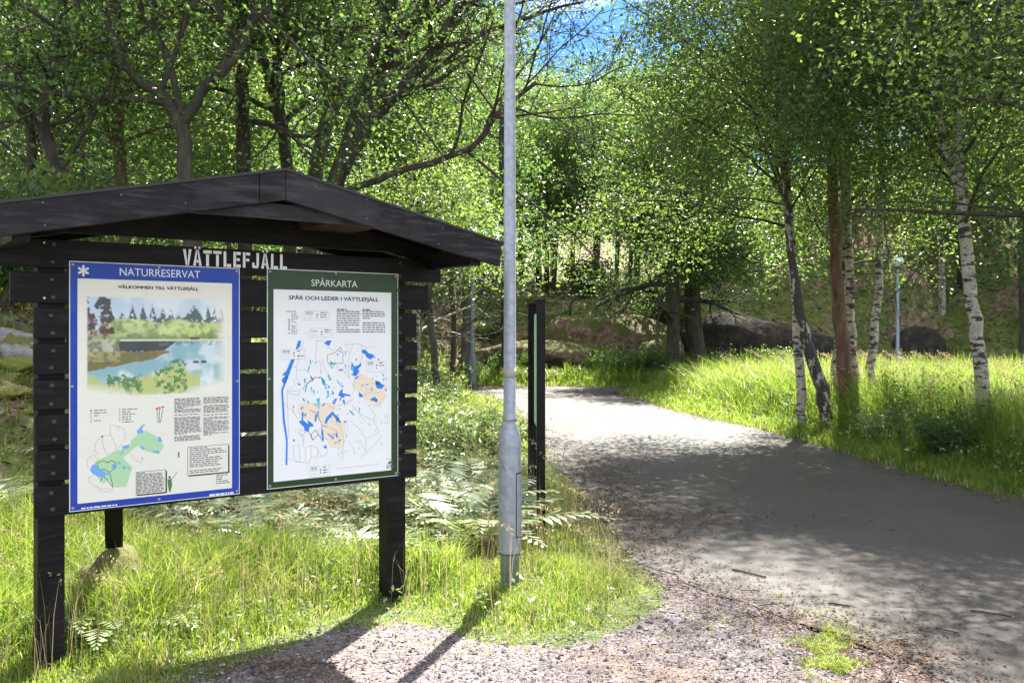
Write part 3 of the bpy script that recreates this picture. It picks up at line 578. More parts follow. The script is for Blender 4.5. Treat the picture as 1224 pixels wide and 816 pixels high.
for key, X0, X1, Y0, Y1, cnt in (('lake', 560, 960, 480, 810, 9), ('cyan', 300, 620, 600, 800, 7)):
    for _ in range(cnt):
        cx1, cy1, a1, w1, l1 = rgm.uniform(X0, X1), rgm.uniform(Y0, Y1), rgm.uniform(0, 3), rgm.uniform(4, 9), rgm.uniform(8, 26)
        area(gd, key, [(cx1+math.cos(a1)*l1*math.cos(q_)-math.sin(a1)*w1*math.sin(q_)*rgm.uniform(.5, 1.3), cy1+math.sin(a1)*l1*math.cos(q_)+math.cos(a1)*w1*math.sin(q_)*rgm.uniform(.5, 1.3)) for q_ in np.linspace(0, 5.5, 9)], YP-.00035, k3)
for key, X0, X1, Y0, Y1, cnt in (('lake', 190, 560, 0, 500, 26), ('cyan', 230, 520, 0, 300, 9), ('lake', 600, 850, 0, 200, 7)):
    for _ in range(cnt):
        cx1, cy1, a1, w1, l1 = rgm.uniform(X0, X1), rgm.uniform(Y0, Y1), rgm.uniform(.6, 2.4), rgm.uniform(3, 7), rgm.uniform(6, 22)
        area(gd, key, [(cx1+math.cos(a1)*l1*math.cos(q_)-math.sin(a1)*w1*math.sin(q_)*rgm.uniform(.5, 1.3), cy1+math.sin(a1)*l1*math.cos(q_)+math.cos(a1)*w1*math.sin(q_)*rgm.uniform(.5, 1.3)) for q_ in np.linspace(0, 5.5, 9)], YP-.00035, k4)
for _ in range(22):                      # faint winding trails
    x_, y_ = rgm.uniform(150, 700), rgm.uniform(0, 520); a1 = rgm.uniform(0, 6.28); P_ = [(x_, y_)]
    for k in range(6): a1 += rgm.uniform(-.8, .8); x_ += math.cos(a1)*18; y_ += math.sin(a1)*18; P_.append((min(max(x_, 110), 850), min(max(y_, -60), 560)))
    ribbon(gd[rgm.choice(['line', 'line', 'road_line'])], [k4(*q) for q in P_], .0017, YP-.00015)
rg_ = random.Random(2)
for k in range(46):
    c_ = k4(rg_.uniform(150, 820), rg_.uniform(-120, 500)); w = .0022
    gd['black'].face([(c_[0]-w, YP-.0005, c_[1]-w), (c_[0]+w, YP-.0005, c_[1]-w), (c_[0]+w, YP-.0005, c_[1]+w), (c_[0]-w, YP-.0005, c_[1]+w)])
kbox(gd, 'ink', 558, 755, 215, 398, 10, k3, .5, .08); kbox(gd, 'ink', 768, 955, 215, 398, 10, k3, .5, .1)
kbox(gd, 'black', 560, 640, 198, 210, 1, k3, .9, 0); kbox(gd, 'black', 768, 835, 200, 212, 1, k3, .9, 0)
kbox(gd, 'ink', 190, 250, 235, 410, 13, k3, .4, .45); kbox(gd, 'black', 165, 178, 280, 405, 9, k3, .55, 0); kbox(gd, 'ink', 150, 228, 216, 224, 1, k3, .8, 0)
def lbox(X0, X1, Y0, Y1, kf):
    a = kf(X0, (Y0+Y1)/2)[0]; b = kf(X1, (Y0+Y1)/2)[0]; z1 = kf((X0+X1)/2, Y0)[1]; z0 = kf((X0+X1)/2, Y1)[1]
    frame(gd['line'], a, b, z0, z1, .0015, YP-.0006); w = b-a; h = z1-z0
    greek(gd['ink'], a+w*.06, a+w*.38, z1-h*.1, z1-h*.4, 2, YP-.0006, 0, .5, .1); greek(gd['ink'], a+w*.66, a+w*.95, z1-h*.12, z0+h*.15, 3, YP-.0006, 0, .42, .2)
    for j, key in enumerate(('black', 'red')):
        z = z1-h*(.45+.28*j); gd[key].face([(a+w*.5, YP-.0007, z), (a+w*.56, YP-.0007, z), (a+w*.56, YP-.0007, z+h*.13), (a+w*.5, YP-.0007, z+h*.13)]); ribbon(gd['line'], [(a+w*.1, z), (a+w*.34, z)], .0018, YP-.0006)
lbox(295, 490, 215, 290, k3); lbox(338, 522, 355, 430, k3); lbox(108, 300, 525, 608, k3); lbox(800, 957, 620, 708, k3); lbox(292, 430, 620, 695, k4)
ribbon(gd['line'], [k4(480, 640), k4(765, 608)], .002, YP); 
for X in (480, 550, 625, 695, 765): ribbon(gd['line'], [k4(X, 645-(X-480)*.11), k4(X, 632-(X-480)*.11)], .002, YP)
a_ = [k4(*q) for q in ((825, 262), (812, 282), (820, 282), (818, 325), (838, 322), (834, 280), (840, 280), (825, 262))]; ribbon(gd['line'], a_, .002, YP)
c_ = k4(851, 597); gd['leafink'].face([(c_[0]+a, YP, c_[1]+b) for a, b in ((-.018, -.004), (-.006, .008), (.012, .010), (.019, .004), (.006, -.006), (-.008, -.009))])
kbox(gd, 'ink', 825, 878, 612, 640, 3, k4, .6, 0); kbox(gd, 'ink', 825, 875, 570, 578, 1, k4, .6, 0)
pieces(G, 'print', gd)

# ------------------------------------------------------------------ lamps and the sign seen edge-on
def lamp(name, label, x, y, z, s, mats_, rz=0, h=4.0, full=True):
    t_ = thing(name, label, 'street lamp', (x, y, z), rz, 'lamps along the path')
    ms, dk = mats_
    MB().lathe([(.062*s, -.2), (.062*s, .218), (.070*s, .222), (.0725*s, .236), (.0735*s, .925), (.070*s, .955), (.052*s, 1.03), (.044*s, 1.055)], 32).obj('base_section', ms, t_, smooth=False)
    for o_ in kids[t_.name]: o_.data.polygons.foreach_set('use_smooth', [True]*len(o_.data.polygons))
    MB().lathe([(.046*s, 1.05), (.046*s, 1.07), (.041*s, 1.078), (.033*s, h-.28), (.03*s, h-.2)], 28).obj('pole', ms, t_, smooth=True)
    if full:
        MB().lathe([(.0735*s+.002, .224), (.0735*s+.002, .231)], 32).obj('joint_ring', M['seam'], t_)
        d = MB(); n_ = 7                 # service door, a curved plate with a dark seam round it
        for key, r0, a0, a1, z0, z1 in (('seam', .0745*s, -.50, .50, .33, .735), ('door', .0765*s, -.44, .44, .34, .725)):
            d = MB(); A_ = np.linspace(a0, a1, n_)
            for q in range(n_-1):
                d.face([(r0*math.cos(A_[q]), r0*math.sin(A_[q]), z0), (r0*math.cos(A_[q+1]), r0*math.sin(A_[q+1]), z0), (r0*math.cos(A_[q+1]), r0*math.sin(A_[q+1]), z1), (r0*math.cos(A_[q]), r0*math.sin(A_[q]), z1)])
            d.obj('service_door' if key == 'door' else 'door_seam', ms if key == 'door' else M['seam'], t_, smooth=True)
        MB().lathe([(.0412*s, 1.32), (.0412*s, 1.385)], 28).obj('tape_band', M['tape'], t_, smooth=True)
        for a_, b_, c_ in ((-1.9, .80, .74), (-2.0, .62, .60)):     # two scratches
            r0 = .0742*s; MB().tube([(r0*math.cos(a_+k*.13), r0*math.sin(a_+k*.13), b_+(c_-b_)*k/4) for k in range(5)], .0016, 4).obj('scratch', M['seam'], t_)
    MB().lathe([(.034*s, h-.25), (.10*s, h-.21), (.10*s, h-.18)], 20).obj('collar', dk, t_)
    MB().lathe([(.02, h-.19)]+[(.2*math.sin(a), h-.2*math.cos(a)) for a in np.linspace(.35, math.pi-.05, 14)], 26).obj('globe', M['globe'], t_, smooth=True)
    return t_
lamp('street_lamp', 'thick grey galvanised lamp post in the grass right beside the notice board shelter', -.014, 5.76, 0, .965, (M['galv'], M['galv_dark']), R(-28), 5.2)
lamp('street_lamp', 'thin dark grey lamp post where the path bends, left of the big post', -1.07, 25, 0, 1.35, (M['galv_dark'], M['galv_dark']), 0, 4.3, False)
lamp('street_lamp', 'pale lamp post with white globe beyond the meadow, at the slope foot', 12.99, 31, .0, 1.45, (M['galv_blue'], M['galv_dark']), 0, 4.02, False)
SG = thing('edge_on_sign', 'black two-post sign board seen edge-on between the grey lamp post and the path', 'sign', (.235, 7.65, 0), math.atan2(1.35, -.040))
MB().box(-.034, .034, -.04, .030, -.2, 1.875).obj('post', M['black_wood'], SG, bevel=.003)
MB().box(1.31, 1.39, -.042, .038, -.2, 1.875).obj('post', M['black_wood'], SG, bevel=.003)
MB().box(.047, 1.303, -.040, -.022, .72, 1.80).obj('board', M['black_wood'], SG)
MB().box(.055, 1.295, -.0215, -.018, .74, 1.78).obj('printed_sheet', M['palegreen'], SG)
MB().box(-.05, 1.40, -.05, .055, 1.877, 1.897).obj('cap_board', M['bare_wood'], SG)

# ------------------------------------------------------------------ rocks
def rock(name, label, x, y, z, sx_, sy_, sz_, seed, m_, rz=0, cat='rock', group=None):
    import bmesh
    bm = bmesh.new(); bmesh.ops.create_icosphere(bm, subdivisions=4, radius=1)
    rr = np.random.default_rng(seed); D = rr.normal(0, 1, (9, 3)); D /= np.linalg.norm(D, axis=1)[:, None]; off = rr.uniform(.62, .95, 9)
    for v in bm.verts:
        c = np.array(v.co)
        for d_, o_ in zip(D, off):
            e = c@d_
            if e > o_: c = c-d_*(e-o_)*.85
        c = c*(1+.22*(float(fbm(c[0]+seed+c[2], c[1]-c[2], 2.3))-.5)+.08*(float(fbm(c[0]*1.3-c[2]+seed, c[1]+c[2], 7))-.5)); v.co = (c[0]*sx_, c[1]*sy_, c[2]*sz_)
    me_ = bpy.data.meshes.new(name); bm.to_mesh(me_); bm.free(); me_.polygons.foreach_set('use_smooth', [True]*len(me_.polygons))
    return link(name, me_, m_, label=label, cat=cat, loc=(x, y, z), rz=rz, group=group)
def rockmat(name, stops, mossc, lvl):
    m, t, p = mat(name); n = noise(t, 4, 7, .7); n2 = noise(t, 2.2, 5, .65); g_ = t.nodes.new('ShaderNodeNewGeometry'); s_ = t.nodes.new('ShaderNodeSeparateXYZ'); t.links.new(g_.outputs['Normal'], s_.inputs[0])
    ad = t.nodes.new('ShaderNodeMath'); ad.operation = 'MULTIPLY_ADD'; t.links.new(s_.outputs['Z'], ad.inputs[0]); ad.inputs[1].default_value = .3; t.links.new(n2, ad.inputs[2])
    t.links.new(mixc(t, ramp(t, ad.outputs[0], [(lvl, (0,)*3), (lvl+.07, (1,)*3)]), ramp(t, n, stops), mossc), p.inputs['Base Color']); p.inputs['Roughness'].default_value = .9; bump(t, p, n, 1.0, .14); return m
M['rock_pale'] = rockmat('pale_granite', [(.3, (.13, .12, .11)), (.5, (.36, .34, .32)), (.7, (.58, .56, .54))], (.16, .15, .035), .74)
M['rock_dark'] = rockmat('dark_and_shade_granite', [(.35, (.012, .010, .008)), (.55, (.040, .030, .022)), (.7, (.09, .07, .055))], (.06, .07, .015), .74)
M['rock_moss'] = rockmat('mossy_granite', [(.35, (.06, .036, .022)), (.5, (.19, .12, .075)), (.65, (.36, .27, .19))], (.12, .12, .03), .62)
M['moss'] = rockmat('moss_cushion', [(.3, (.10, .11, .02)), (.7, (.27, .27, .05))], (.20, .21, .04), .5)
for px, py, Y, a, b, c_, nm in ((20, 415, 9.0, .42, .35, .27, 'pale lichen-covered boulder on the slope left of the shelter, largest'), (-14, 400, 9.6, .5, .45, .34, 'pale boulder at the left edge of the slope beside the larger one'), (37, 398, 9.6, .26, .25, .15, 'small pale stone just above the large boulder left of the shelter')):
    q = at(px, py, Y); rock('boulder', nm, q[0], q[1], q[2]-.05, a, b, c_, int(px)+40, M['rock_pale'])
for i, (px, py, Y, r_) in enumerate(((12, 450, 8.3, .16), (28, 462, 8.0, .12), (8, 472, 7.8, .14), (34, 478, 7.7, .09), (20, 440, 8.5, .2))):
    q = at(px, py, Y); rock('moss_cushion', 'low yellow-green moss cushion on the slope below the pale boulder', q[0], q[1], float(hgt(q[0], q[1]))+.03, r_, r_, r_*.5, 90+i, M['moss'], cat='moss', group='moss cushions on the slope')
rock('mossy_rock', 'mossy stone behind the left poster that the brace rests on', -2.26, 5.10, .08, .24, .22, .42, 77, M['rock_moss'])
q = at(1097, 425, 32.5); rock('boulder', 'dark pointed boulder at the foot of the slope behind the far globe lamp', q[0], q[1], q[2], 1.0, .8, 1.05, 5, M['rock_dark'])
for i, (px, py, Y, a, c_, lab) in enumerate(((790, 425, 30.8, 1.3, 1.0, 'grey mossy rock beside the slim dark trunk past the bend'), (640, 420, 30.5, 2.6, .6, 'long brown rocky bulge of the bank behind the sign board'), (735, 400, 31.5, 2.6, 1.15, 'sunlit mossy rock hump in the middle of the far bank'), (905, 418, 31.5, 3.2, 1.6, 'overhanging rock behind the pale birch, coloured dark for deep shade'), (1010, 415, 33.5, 2.6, 1.3, 'moss-topped rock behind the birch group'), (1195, 400, 35, 3.0, 1.6, 'ferny rock at the right foot of the far slope'))):
    q = at(px, py, Y); rock('mossy_rock', lab, q[0], q[1]+1.0, q[2]-.2, a, 1.5, c_, 20+i*3, M['rock_moss'] if i != 3 else M['rock_dark'])  # the overhang gets the darker granite to stand for deep shade

# ------------------------------------------------------------------ leaves, grass, trees
def unit(v): return v/(np.linalg.norm(v, axis=-1, keepdims=True)+1e-9)
def leaf_arrays(A, k, spread, size, rg, upb=.9, var=.5, narrow=.62, droop=0.):
    """k leaves round each anchor point; every leaf is a folded four-cornered blade"""
    n = len(A)*k; base = np.repeat(A, k, 0)+rg.normal(0, 1, (n, 3))*np.array([spread, spread, spread*.6])
    nr = unit(rg.normal(0, 1, (n, 3))+np.array([0, 0, upb])); d = unit(np.cross(nr, rg.normal(0, 1, (n, 3)))); d[:, 2] -= droop; d = unit(d)
    s = np.cross(nr, d); l = (size*(1+rg.uniform(-var, var, n)))[:, None]
    V = np.stack([base, base+d*l*.45+s*l*narrow*.5+nr*l*.10, base+d*l, base+d*l*.45-s*l*narrow*.5+nr*l*.10], 1).reshape(-1, 3)
    cl = np.repeat(rg.random(len(A)), k); r_ = np.clip(.45*cl+.55*rg.random(n), 0, 1)
    return V, np.arange(n*4).reshape(-1, 4), r_
def grow(p, d, Ln, r, lvl, cfg, T, A, rg, limb=0):
    n = 5 if lvl > 1 else 8
    pts = [np.array(p, float)]; dd = np.array(d, float); st = Ln/n
    for i in range(n):
        dd = unit(dd+rg.normal(0, cfg['wig'][min(lvl, 3)], 3)+np.array([0, 0, cfg['up'][min(lvl, 3)]])); pts.append(pts[-1]+dd*st)
    rad = np.linspace(r, r*(.45 if lvl < cfg['max'] else .25), n+1)
    T.append((limb, np.array(pts), rad, 7 if lvl <= 1 else (4 if lvl == 2 else 3)))
    kids_of(np.array(pts), rad, Ln, lvl, cfg, T, A, rg, limb)
def kids_of(P, rad, Ln, lvl, cfg, T, A, rg, limb):
    if lvl >= cfg['max']:
        for s in (.35, .6, .8, 1.): 
            i = s*(len(P)-1); a = int(i); b = min(a+1, len(P)-1); A.append(P[a]+(P[b]-P[a])*(i-a))
        return
    nb = cfg['nb'][lvl]; t0 = cfg['t0'][lvl]; ang0 = rg.uniform(0, 6.28)
    for k in range(nb):
        s = t0+(1-t0)*(k+rg.uniform(.1, .9))/nb; i = s*(len(P)-1); a = min(int(i), len(P)-2); p = P[a]+(P[a+1]-P[a])*(i-a); dr = unit(P[a+1]-P[a])
        th = ang0+k*2.4+rg.uniform(-.4, .4); an = R(cfg['ang'][lvl]+rg.uniform(-14, 14))
        u_ = unit(np.cross(dr, np.array([.31, .2, .9]) if abs(dr[2]) < .9 else np.array([1., 0, 0]))); w_ = np.cross(dr, u_)
        nd = dr*math.cos(an)+(u_*math.cos(th)+w_*math.sin(th))*math.sin(an)
        if cfg.get('bias') is not None and lvl == 0: nd = unit(nd+np.array(cfg['bias']))
        L2 = cfg['len'][lvl]*(1-cfg['taper'][lvl]*s)*rg.uniform(.75, 1.2)
        r2 = float(np.interp(i, range(len(rad)), rad))*cfg['rr'][lvl]
        grow(p, nd, L2, max(r2, .006), lvl+1, cfg, T, A, rg, limb if lvl else limb*100+k+1)
OAK = dict(max=3, nb=[9, 6, 5], t0=[.25, .25, .25], ang=[58, 48, 45], len=[2.8, 1.5, .8], taper=[.35, .4, .3], rr=[.55, .5, .5], wig=[.05, .12, .16, .18], up=[.0, .03, .02, .0])
BIRCH = dict(max=3, nb=[12, 6, 4], t0=[.35, .2, .2], ang=[48, 42, 40], len=[2.2, 1.2, .8], taper=[.5, .4, .2], rr=[.38, .45, .5], wig=[.03, .09, .12, .14], up=[.0, -.02, -.10, -.2])
FOREST = dict(max=3, nb=[16, 5, 4], t0=[.26, .2, .2], ang=[66, 50, 45], len=[3.0, 1.4, .8], taper=[.55, .4, .3], rr=[.35, .5, .5], wig=[.03, .10, .14, .16], up=[.01, .03, .0, -.04])
PINE = dict(max=2, nb=[18, 8], t0=[.50, .25], ang=[80, 48], len=[2.6, .9], taper=[.35, .3], rr=[.3, .5], wig=[.02, .1, .12, .1], up=[0, .05, .05, 0])
def tubes_mesh(name, T, mn=0):
    V = []; F = []; c = 0
    for _, P, r_, n in T:
        v, f_ = tube(P, r_, n); V.append(v); F.append(f_+c); c += len(v)
    return npmesh(name, np.concatenate(V), np.concatenate(F), smooth=True)
def dens(P, m=4):
    P = np.array(P, float); k = len(P); s = np.linspace(0, k-1, (k-1)*m+1)
    Q = spline(P, m); return Q
def build_tree(name, label, cat, loc, stems, cfg, bark, leafm, leaf=(14, .26, .09), seed=1, group=None, hero=True, upb=.9, limbmat=None, flatcrown=False, narrow=.62, noleaf_below=None, cut=None):
    """stems: list of (points relative to loc, radii)"""
    rg = np.random.default_rng(seed); T = []; A = []
    root = thing(name, label, cat, loc, 0, group)
    for si, (P, rr_) in enumerate(stems):
        P = dens(P); rad = np.interp(np.linspace(0, 1, len(P)), np.linspace(0, 1, len(rr_)), rr_)
        Pn = P+rg.normal(0, .012, P.shape)*(np.arange(len(P)) > 0)[:, None]
        T.append((-1-si, Pn, rad, 14)); Ln = np.linalg.norm(np.diff(P, axis=0), axis=1).sum()
        kids_of(P, rad, Ln, 0, cfg, T, A, rg, si+1)
    def add(nm, me_, m_):
        o = link(nm, me_, m_, root); kids.setdefault(root.name, []).append(o); return o
    for si in range(len(stems)): add('trunk', tubes_mesh('trunk', [q for q in T if q[0] == -1-si]), bark)
    if hero:
        ids = sorted({q[0] for q in T if q[0] > 0})
        for i_ in ids: add('limb', tubes_mesh('limb', [q for q in T if q[0] == i_]), limbmat or bark)
    else:
        br = [q for q in T if q[0] > 0 and q[3] > 3]
        if br: add('branches', tubes_mesh('branches', br), limbmat or bark)
    A = np.array(A)
    if noleaf_below is not None: A = A[A[:, 2] > noleaf_below+rg.normal(0, .3, len(A))]
    if cut is not None: A = A[cut(A+np.array(loc))]
    if leaf[0]:
        V, F, r_ = leaf_arrays(A, leaf[0], leaf[1], leaf[2], rg, upb, narrow=narrow)
        add('crown', npmesh('crown', V, F, r_), leafm)
    return root
def path_from(px_pts, Y, x0=None, dy=None):
    """trunk line seen at these photo pixels, Y metres away, carried down to the ground; returns loc, points relative to loc"""
    Q = [at(a, b, Y) for a, b in px_pts]
    if dy: Q = [q+np.array([0, dy*i, 0]) for i, q in enumerate(Q)]
    b = Q[0]; g = float(hgt(b[0], b[1])); d = Q[0]-Q[1]; foot = b.copy()
    if b[2] > g+.1:
        k = (b[2]-g)/max(abs(d[2]), .05); foot = b+np.array([d[0]*k*.35, d[1]*k*.35, -(b[2]-g)])
    loc = np.array([foot[0], foot[1], float(hgt(foot[0], foot[1]))]); base = foot.copy(); base[2] = loc[2]-.15
    pts = ([base] if np.linalg.norm(base-Q[0]) > .1 else [])+Q
    return tuple(loc), [q-loc for q in pts]
def hero_tree(name, label=None, cat=None, Y=0, px=(), rad=(), cfg=None, bark=None, leafm=None, extra=(), **kw):
    loc, P = path_from(px, Y); stems = [(P, rad)]
    for epx, erad in extra: stems.append(([at(a, b, Y)-np.array(loc) for a, b in epx], erad))
    return build_tree(name, label, cat, loc, stems, cfg, bark, leafm, **kw)
def cfg_(base, **kw): d = dict(base); d.update(kw); return d

# ---- trees whose trunks can be picked out in the photograph
birch = lambda **k: cfg_(BIRCH, **k)  # several upper crowns extended out of view to cast shade on the path
hero_tree('birch_tree', 'slender pale birch, leftmost trunk of the clump by the path', 'tree', 15, [(958, 475), (954, 400), (949, 330), (942, 250), (934, 130), (930, 0), (925, -120), (920, -330)], [.078, .072, .055, .03], birch(t0=[.46, .2, .2], nb=[24, 6, 4], len=[3.6, 1.4, .8], taper=[.3, .4, .2], bias=(-.55, -.15, .05)), M['bark_birch'], M['leaf_birch'], limbmat=M['bark_oak'], noleaf_below=2.7, leaf=(17, .24, .058), seed=11)
hero_tree('birch_tree', 'dark rough-barked birch leaning left, second in the clump by the path', 'tree', 14.6, [(986, 480), (968, 420), (954, 360), (945, 300), (938, 230), (930, 120), (905, -60), (880, -280)], [.125, .10, .07, .045, .035, .02], birch(t0=[.55, .2, .2], nb=[15, 6, 4], len=[3.2, 1.4, .8], bias=(-.4, -.1, 0)), M['bark_birch_dark'], M['leaf_birch'], limbmat=M['bark_oak'], noleaf_below=2.7, leaf=(17, .24, .058), seed=12)
hero_tree('birch_tree', 'short-looking birch with a white foot, partly behind the red-barked pine', 'tree', 15.6, [(996, 476), (1000, 430), (1004, 380), (1008, 300), (1006, 200), (1000, 60)], [.11, .09, .07, .05, .03], birch(t0=[.6, .2, .2], nb=[7, 5, 4]), M['bark_birch'], M['leaf_birch'], limbmat=M['bark_oak'], noleaf_below=2.7, leaf=(17, .24, .058), seed=13)
hero_tree('pine_tree', 'straight pine with reddish bark standing in the middle of the birch clump', 'tree', 14.9, [(1013, 478), (1006, 400), (999, 320), (995, 210), (990, 100), (986, -30), (982, -140)], [.135, .11, .09, .075, .05], cfg_(PINE, t0=[.62, .25], nb=[17, 8], bias=(-.35, -.1, 0), len=[2.9, .9]), M['bark_pine'], M['needle'], leaf=(46, .16, .075), seed=14, narrow=.10, upb=.3)
hero_tree('birch_tree', 'white birch just right of the red-barked pine', 'tree', 15.5, [(1024, 474), (1018, 400), (1014, 300), (1012, 210), (1014, 60), (1012, -120), (1005, -340)], [.078, .07, .062, .045, .03], birch(t0=[.50, .2, .2], nb=[17, 6, 4], bias=(-.25, -.05, 0)), M['bark_birch'], M['leaf_birch'], limbmat=M['bark_oak'], noleaf_below=2.7, leaf=(17, .24, .058), seed=15)
hero_tree('birch_tree', 'rightmost white birch of the clump, leaning slightly right', 'tree', 15.2, [(1039, 472), (1045, 400), (1050, 320), (1052, 200), (1050, 60), (1042, -100), (1030, -320)], [.078, .07, .062, .045, .03], birch(t0=[.48, .2, .2], nb=[16, 6, 4], bias=(-.2, -.05, 0)), M['bark_birch'], M['leaf_birch'], limbmat=M['bark_oak'], noleaf_below=2.7, leaf=(17, .24, .058), seed=16)
hero_tree('birch_tree', 'lone forked birch at the right with flaking pale bark, leaning left', 'tree', 12, [(1178, 492), (1166, 400), (1158, 325), (1150, 240), (1144, 150), (1140, 50), (1138, -60), (1136, -200), (1130, -430)], [.098, .088, .078, .06, .042, .03], birch(t0=[.40, .2, .2], nb=[19, 6, 4], bias=(-.25, 0, 0)), M['bark_birch'], M['leaf_birch'], limbmat=M['bark_oak'], noleaf_below=3.2, leaf=(17, .24, .052), seed=17,
          extra=[([(1152, 250), (1130, 180), (1118, 120), (1095, 40), (1080, -60)], [.05, .04, .02])])
hero_tree('oak_tree', 'spreading oak with several dark stems leaning right, behind the shelter roof', 'tree', 12, [(398, 330), (402, 215), (428, 155), (446, 120), (472, 60), (500, 12), (530, -50)], [.16, .12, .09, .07, .04], cfg_(OAK, t0=[.42, .25, .25], nb=[10, 6, 5], len=[2.5, 1.3, .8], bias=(.1, -.1, .0)), M['bark_oak'], M['leaf_oak'], leaf=(7, .26, .058), cut=lambda w: (w[:, 2] < 6.2-.55*(w[:, 0]-.2)+.25*np.sin(w[:, 0]*9)) & ((w[:, 0] < -1.2) | (np.sin(w[:, 0]*41+w[:, 2]*23) > .6)), seed=21,
          extra=[([(410, 205), (440, 152), (488, 98), (530, 42), (562, -12), (600, -70)], [.09, .08, .06, .03]), ([(405, 195), (428, 130), (446, 70), (468, 0), (480, -80)], [.08, .07, .05, .03]), ([(415, 228), (470, 208), (560, 178), (600, 132), (640, 100)], [.05, .04, .025])])
hero_tree('oak_tree', 'dark oak whose trunk forks into a wide V above the left of the roof', 'tree', 10.5, [(228, 260), (222, 200), (214, 145), (188, 112), (160, 90), (135, 50), (120, -20)], [.12, .09, .07, .05, .03], cfg_(OAK, t0=[.4, .25, .25], nb=[8, 6, 5]), M['bark_oak'], M['leaf_oak'], leaf=(8, .26, .058), seed=22,
          extra=[([(216, 150), (232, 128), (247, 100), (282, 70), (300, 30), (335, 5), (360, -30)], [.07, .055, .045, .025]), ([(218, 148), (214, 120), (196, 60), (170, 10), (160, -40)], [.05, .04, .03])])
hero_tree('oak_tree', 'upright dark trunk above the roof slope, right of the V-forked oak', 'tree', 13, [(292, 240), (291, 140), (290, 50), (293, -40), (296, -120)], [.11, .10, .08, .05], cfg_(OAK, t0=[.35, .25, .25], nb=[9, 6, 5]), M['bark_oak'], M['leaf_oak'], leaf=(8, .28, .064), seed=23)
hero_tree('oak_tree', 'crooked dark double trunk directly above the shelter ridge', 'tree', 13.6, [(345, 230), (337, 150), (320, 90), (308, 45), (290, -30)], [.10, .09, .07, .04], cfg_(OAK, t0=[.35, .25, .25], nb=[8, 6, 5]), M['bark_oak'], M['leaf_oak'], leaf=(8, .28, .064), seed=24,
          extra=[([(338, 152), (333, 100), (329, 40), (328, -40)], [.08, .06, .04])])
hero_tree('oak_tree', 'mossy trunk leaning right between the double trunk and the many-stemmed oak', 'tree', 14.5, [(372, 250), (386, 165), (402, 120), (412, 90), (426, 30), (440, -50)], [.13, .12, .10, .07, .04], cfg_(OAK, t0=[.35, .25, .25], nb=[9, 6, 5]), M['bark_grey'], M['leaf_oak'], leaf=(8, .28, .064), seed=25)
THIN = cfg_(FOREST, nb=[11, 4, 3], len=[1.7, .9, .6], t0=[.3, .2, .2])
for i, (lab, Y, px, rad, bk) in enumerate((
  ('straight light brown trunk above the left end of the roof', 12, [(147, 260), (141, 160), (139, 60), (134, -60)], [.085, .08, .06], 'bark_pine'),
  ('thin grey stem between the light brown trunk and the bent stem', 13, [(101, 260), (97, 120), (92, -60)], [.05, .045, .03], 'bark_grey'),
  ('bent mossy stem curving up at the left above the roof', 10.5, [(84, 260), (70, 205), (52, 150), (58, 100), (70, 30), (80, -50)], [.085, .08, .06, .04], 'bark_oak'),
  ('pale birch-like stem near the top left corner', 14, [(42, 270), (48, 180), (50, 80), (52, -60)], [.08, .075, .05], 'bark_birch_dark'),
  ('dark stem leaning right near the left edge above the roof', 11, [(20, 270), (38, 200), (30, 110), (14, 20), (8, -60)], [.07, .06, .05, .03], 'bark_oak'))):
    hero_tree('thin_tree', lab, 'tree', Y, px, rad, THIN, M[bk], M['leaf_forest'], leaf=(10, .26, .06), seed=40+i)
hero_tree('maple_tree', 'slim dark maple with layered leaves hanging over the far bend of the path', 'tree', 29.3, [(806, 440), (804, 330), (808, 260), (803, 170), (800, 100)], [.22, .2, .15, .08], cfg_(OAK, t0=[.28, .2, .2], nb=[17, 6, 5], ang=[84, 50, 45], len=[2.8, 1.6, .9], taper=[.35, .4, .3], up=[0, -.02, -.03, -.05]), M['bark_oak'], M['leaf_oak'], leaf=(17, .36, .115), seed=31, upb=2.2, cut=lambda w: w[:, 2] < 9.2+.5*np.sin(w[:, 0]*3), noleaf_below=3.3)
hero_tree('old_trunk', 'thick dark red-brown trunk just right of the slim maple', 'tree', 31, [(833, 432), (828, 372), (825, 270), (822, 180), (820, 110)], [.34, .30, .22, .12], cfg_(FOREST, t0=[.42, .2, .2]), M['bark_oak'], M['leaf_forest'], leaf=(20, .36, .115), seed=32)
hero_tree('pine_tree', 'dark pine trunk on the right slope behind the lone birch', 'tree', 35, [(1154, 380), (1151, 300), (1149, 180), (1148, 50), (1146, -60)], [.30, .27, .2, .1], cfg_(FOREST, t0=[.4, .2, .2]), M['bark_oak'], M['leaf_forest'], leaf=(20, .36, .115), seed=33)
q = at(690, 384, 33)
ts = build_tree('bent_sapling', 'bare dead sapling bent over like a hook on the far bank', 'tree', (q[0]-.1, q[1], float(hgt(q[0], q[1]))), [([np.array(v) for v in ((0.35, 0, -.1), (.1, 0, .35), (-.15, 0, .8), (-.12, 0, 1.25), (.2, 0, 1.65), (.6, 0, 1.8))], [.07, .06, .05, .035])], cfg_(THIN, nb=[2, 1, 1], len=[.4, .2, .1]), M['bark_grey'], None, leaf=(0, 0, 0), seed=34)
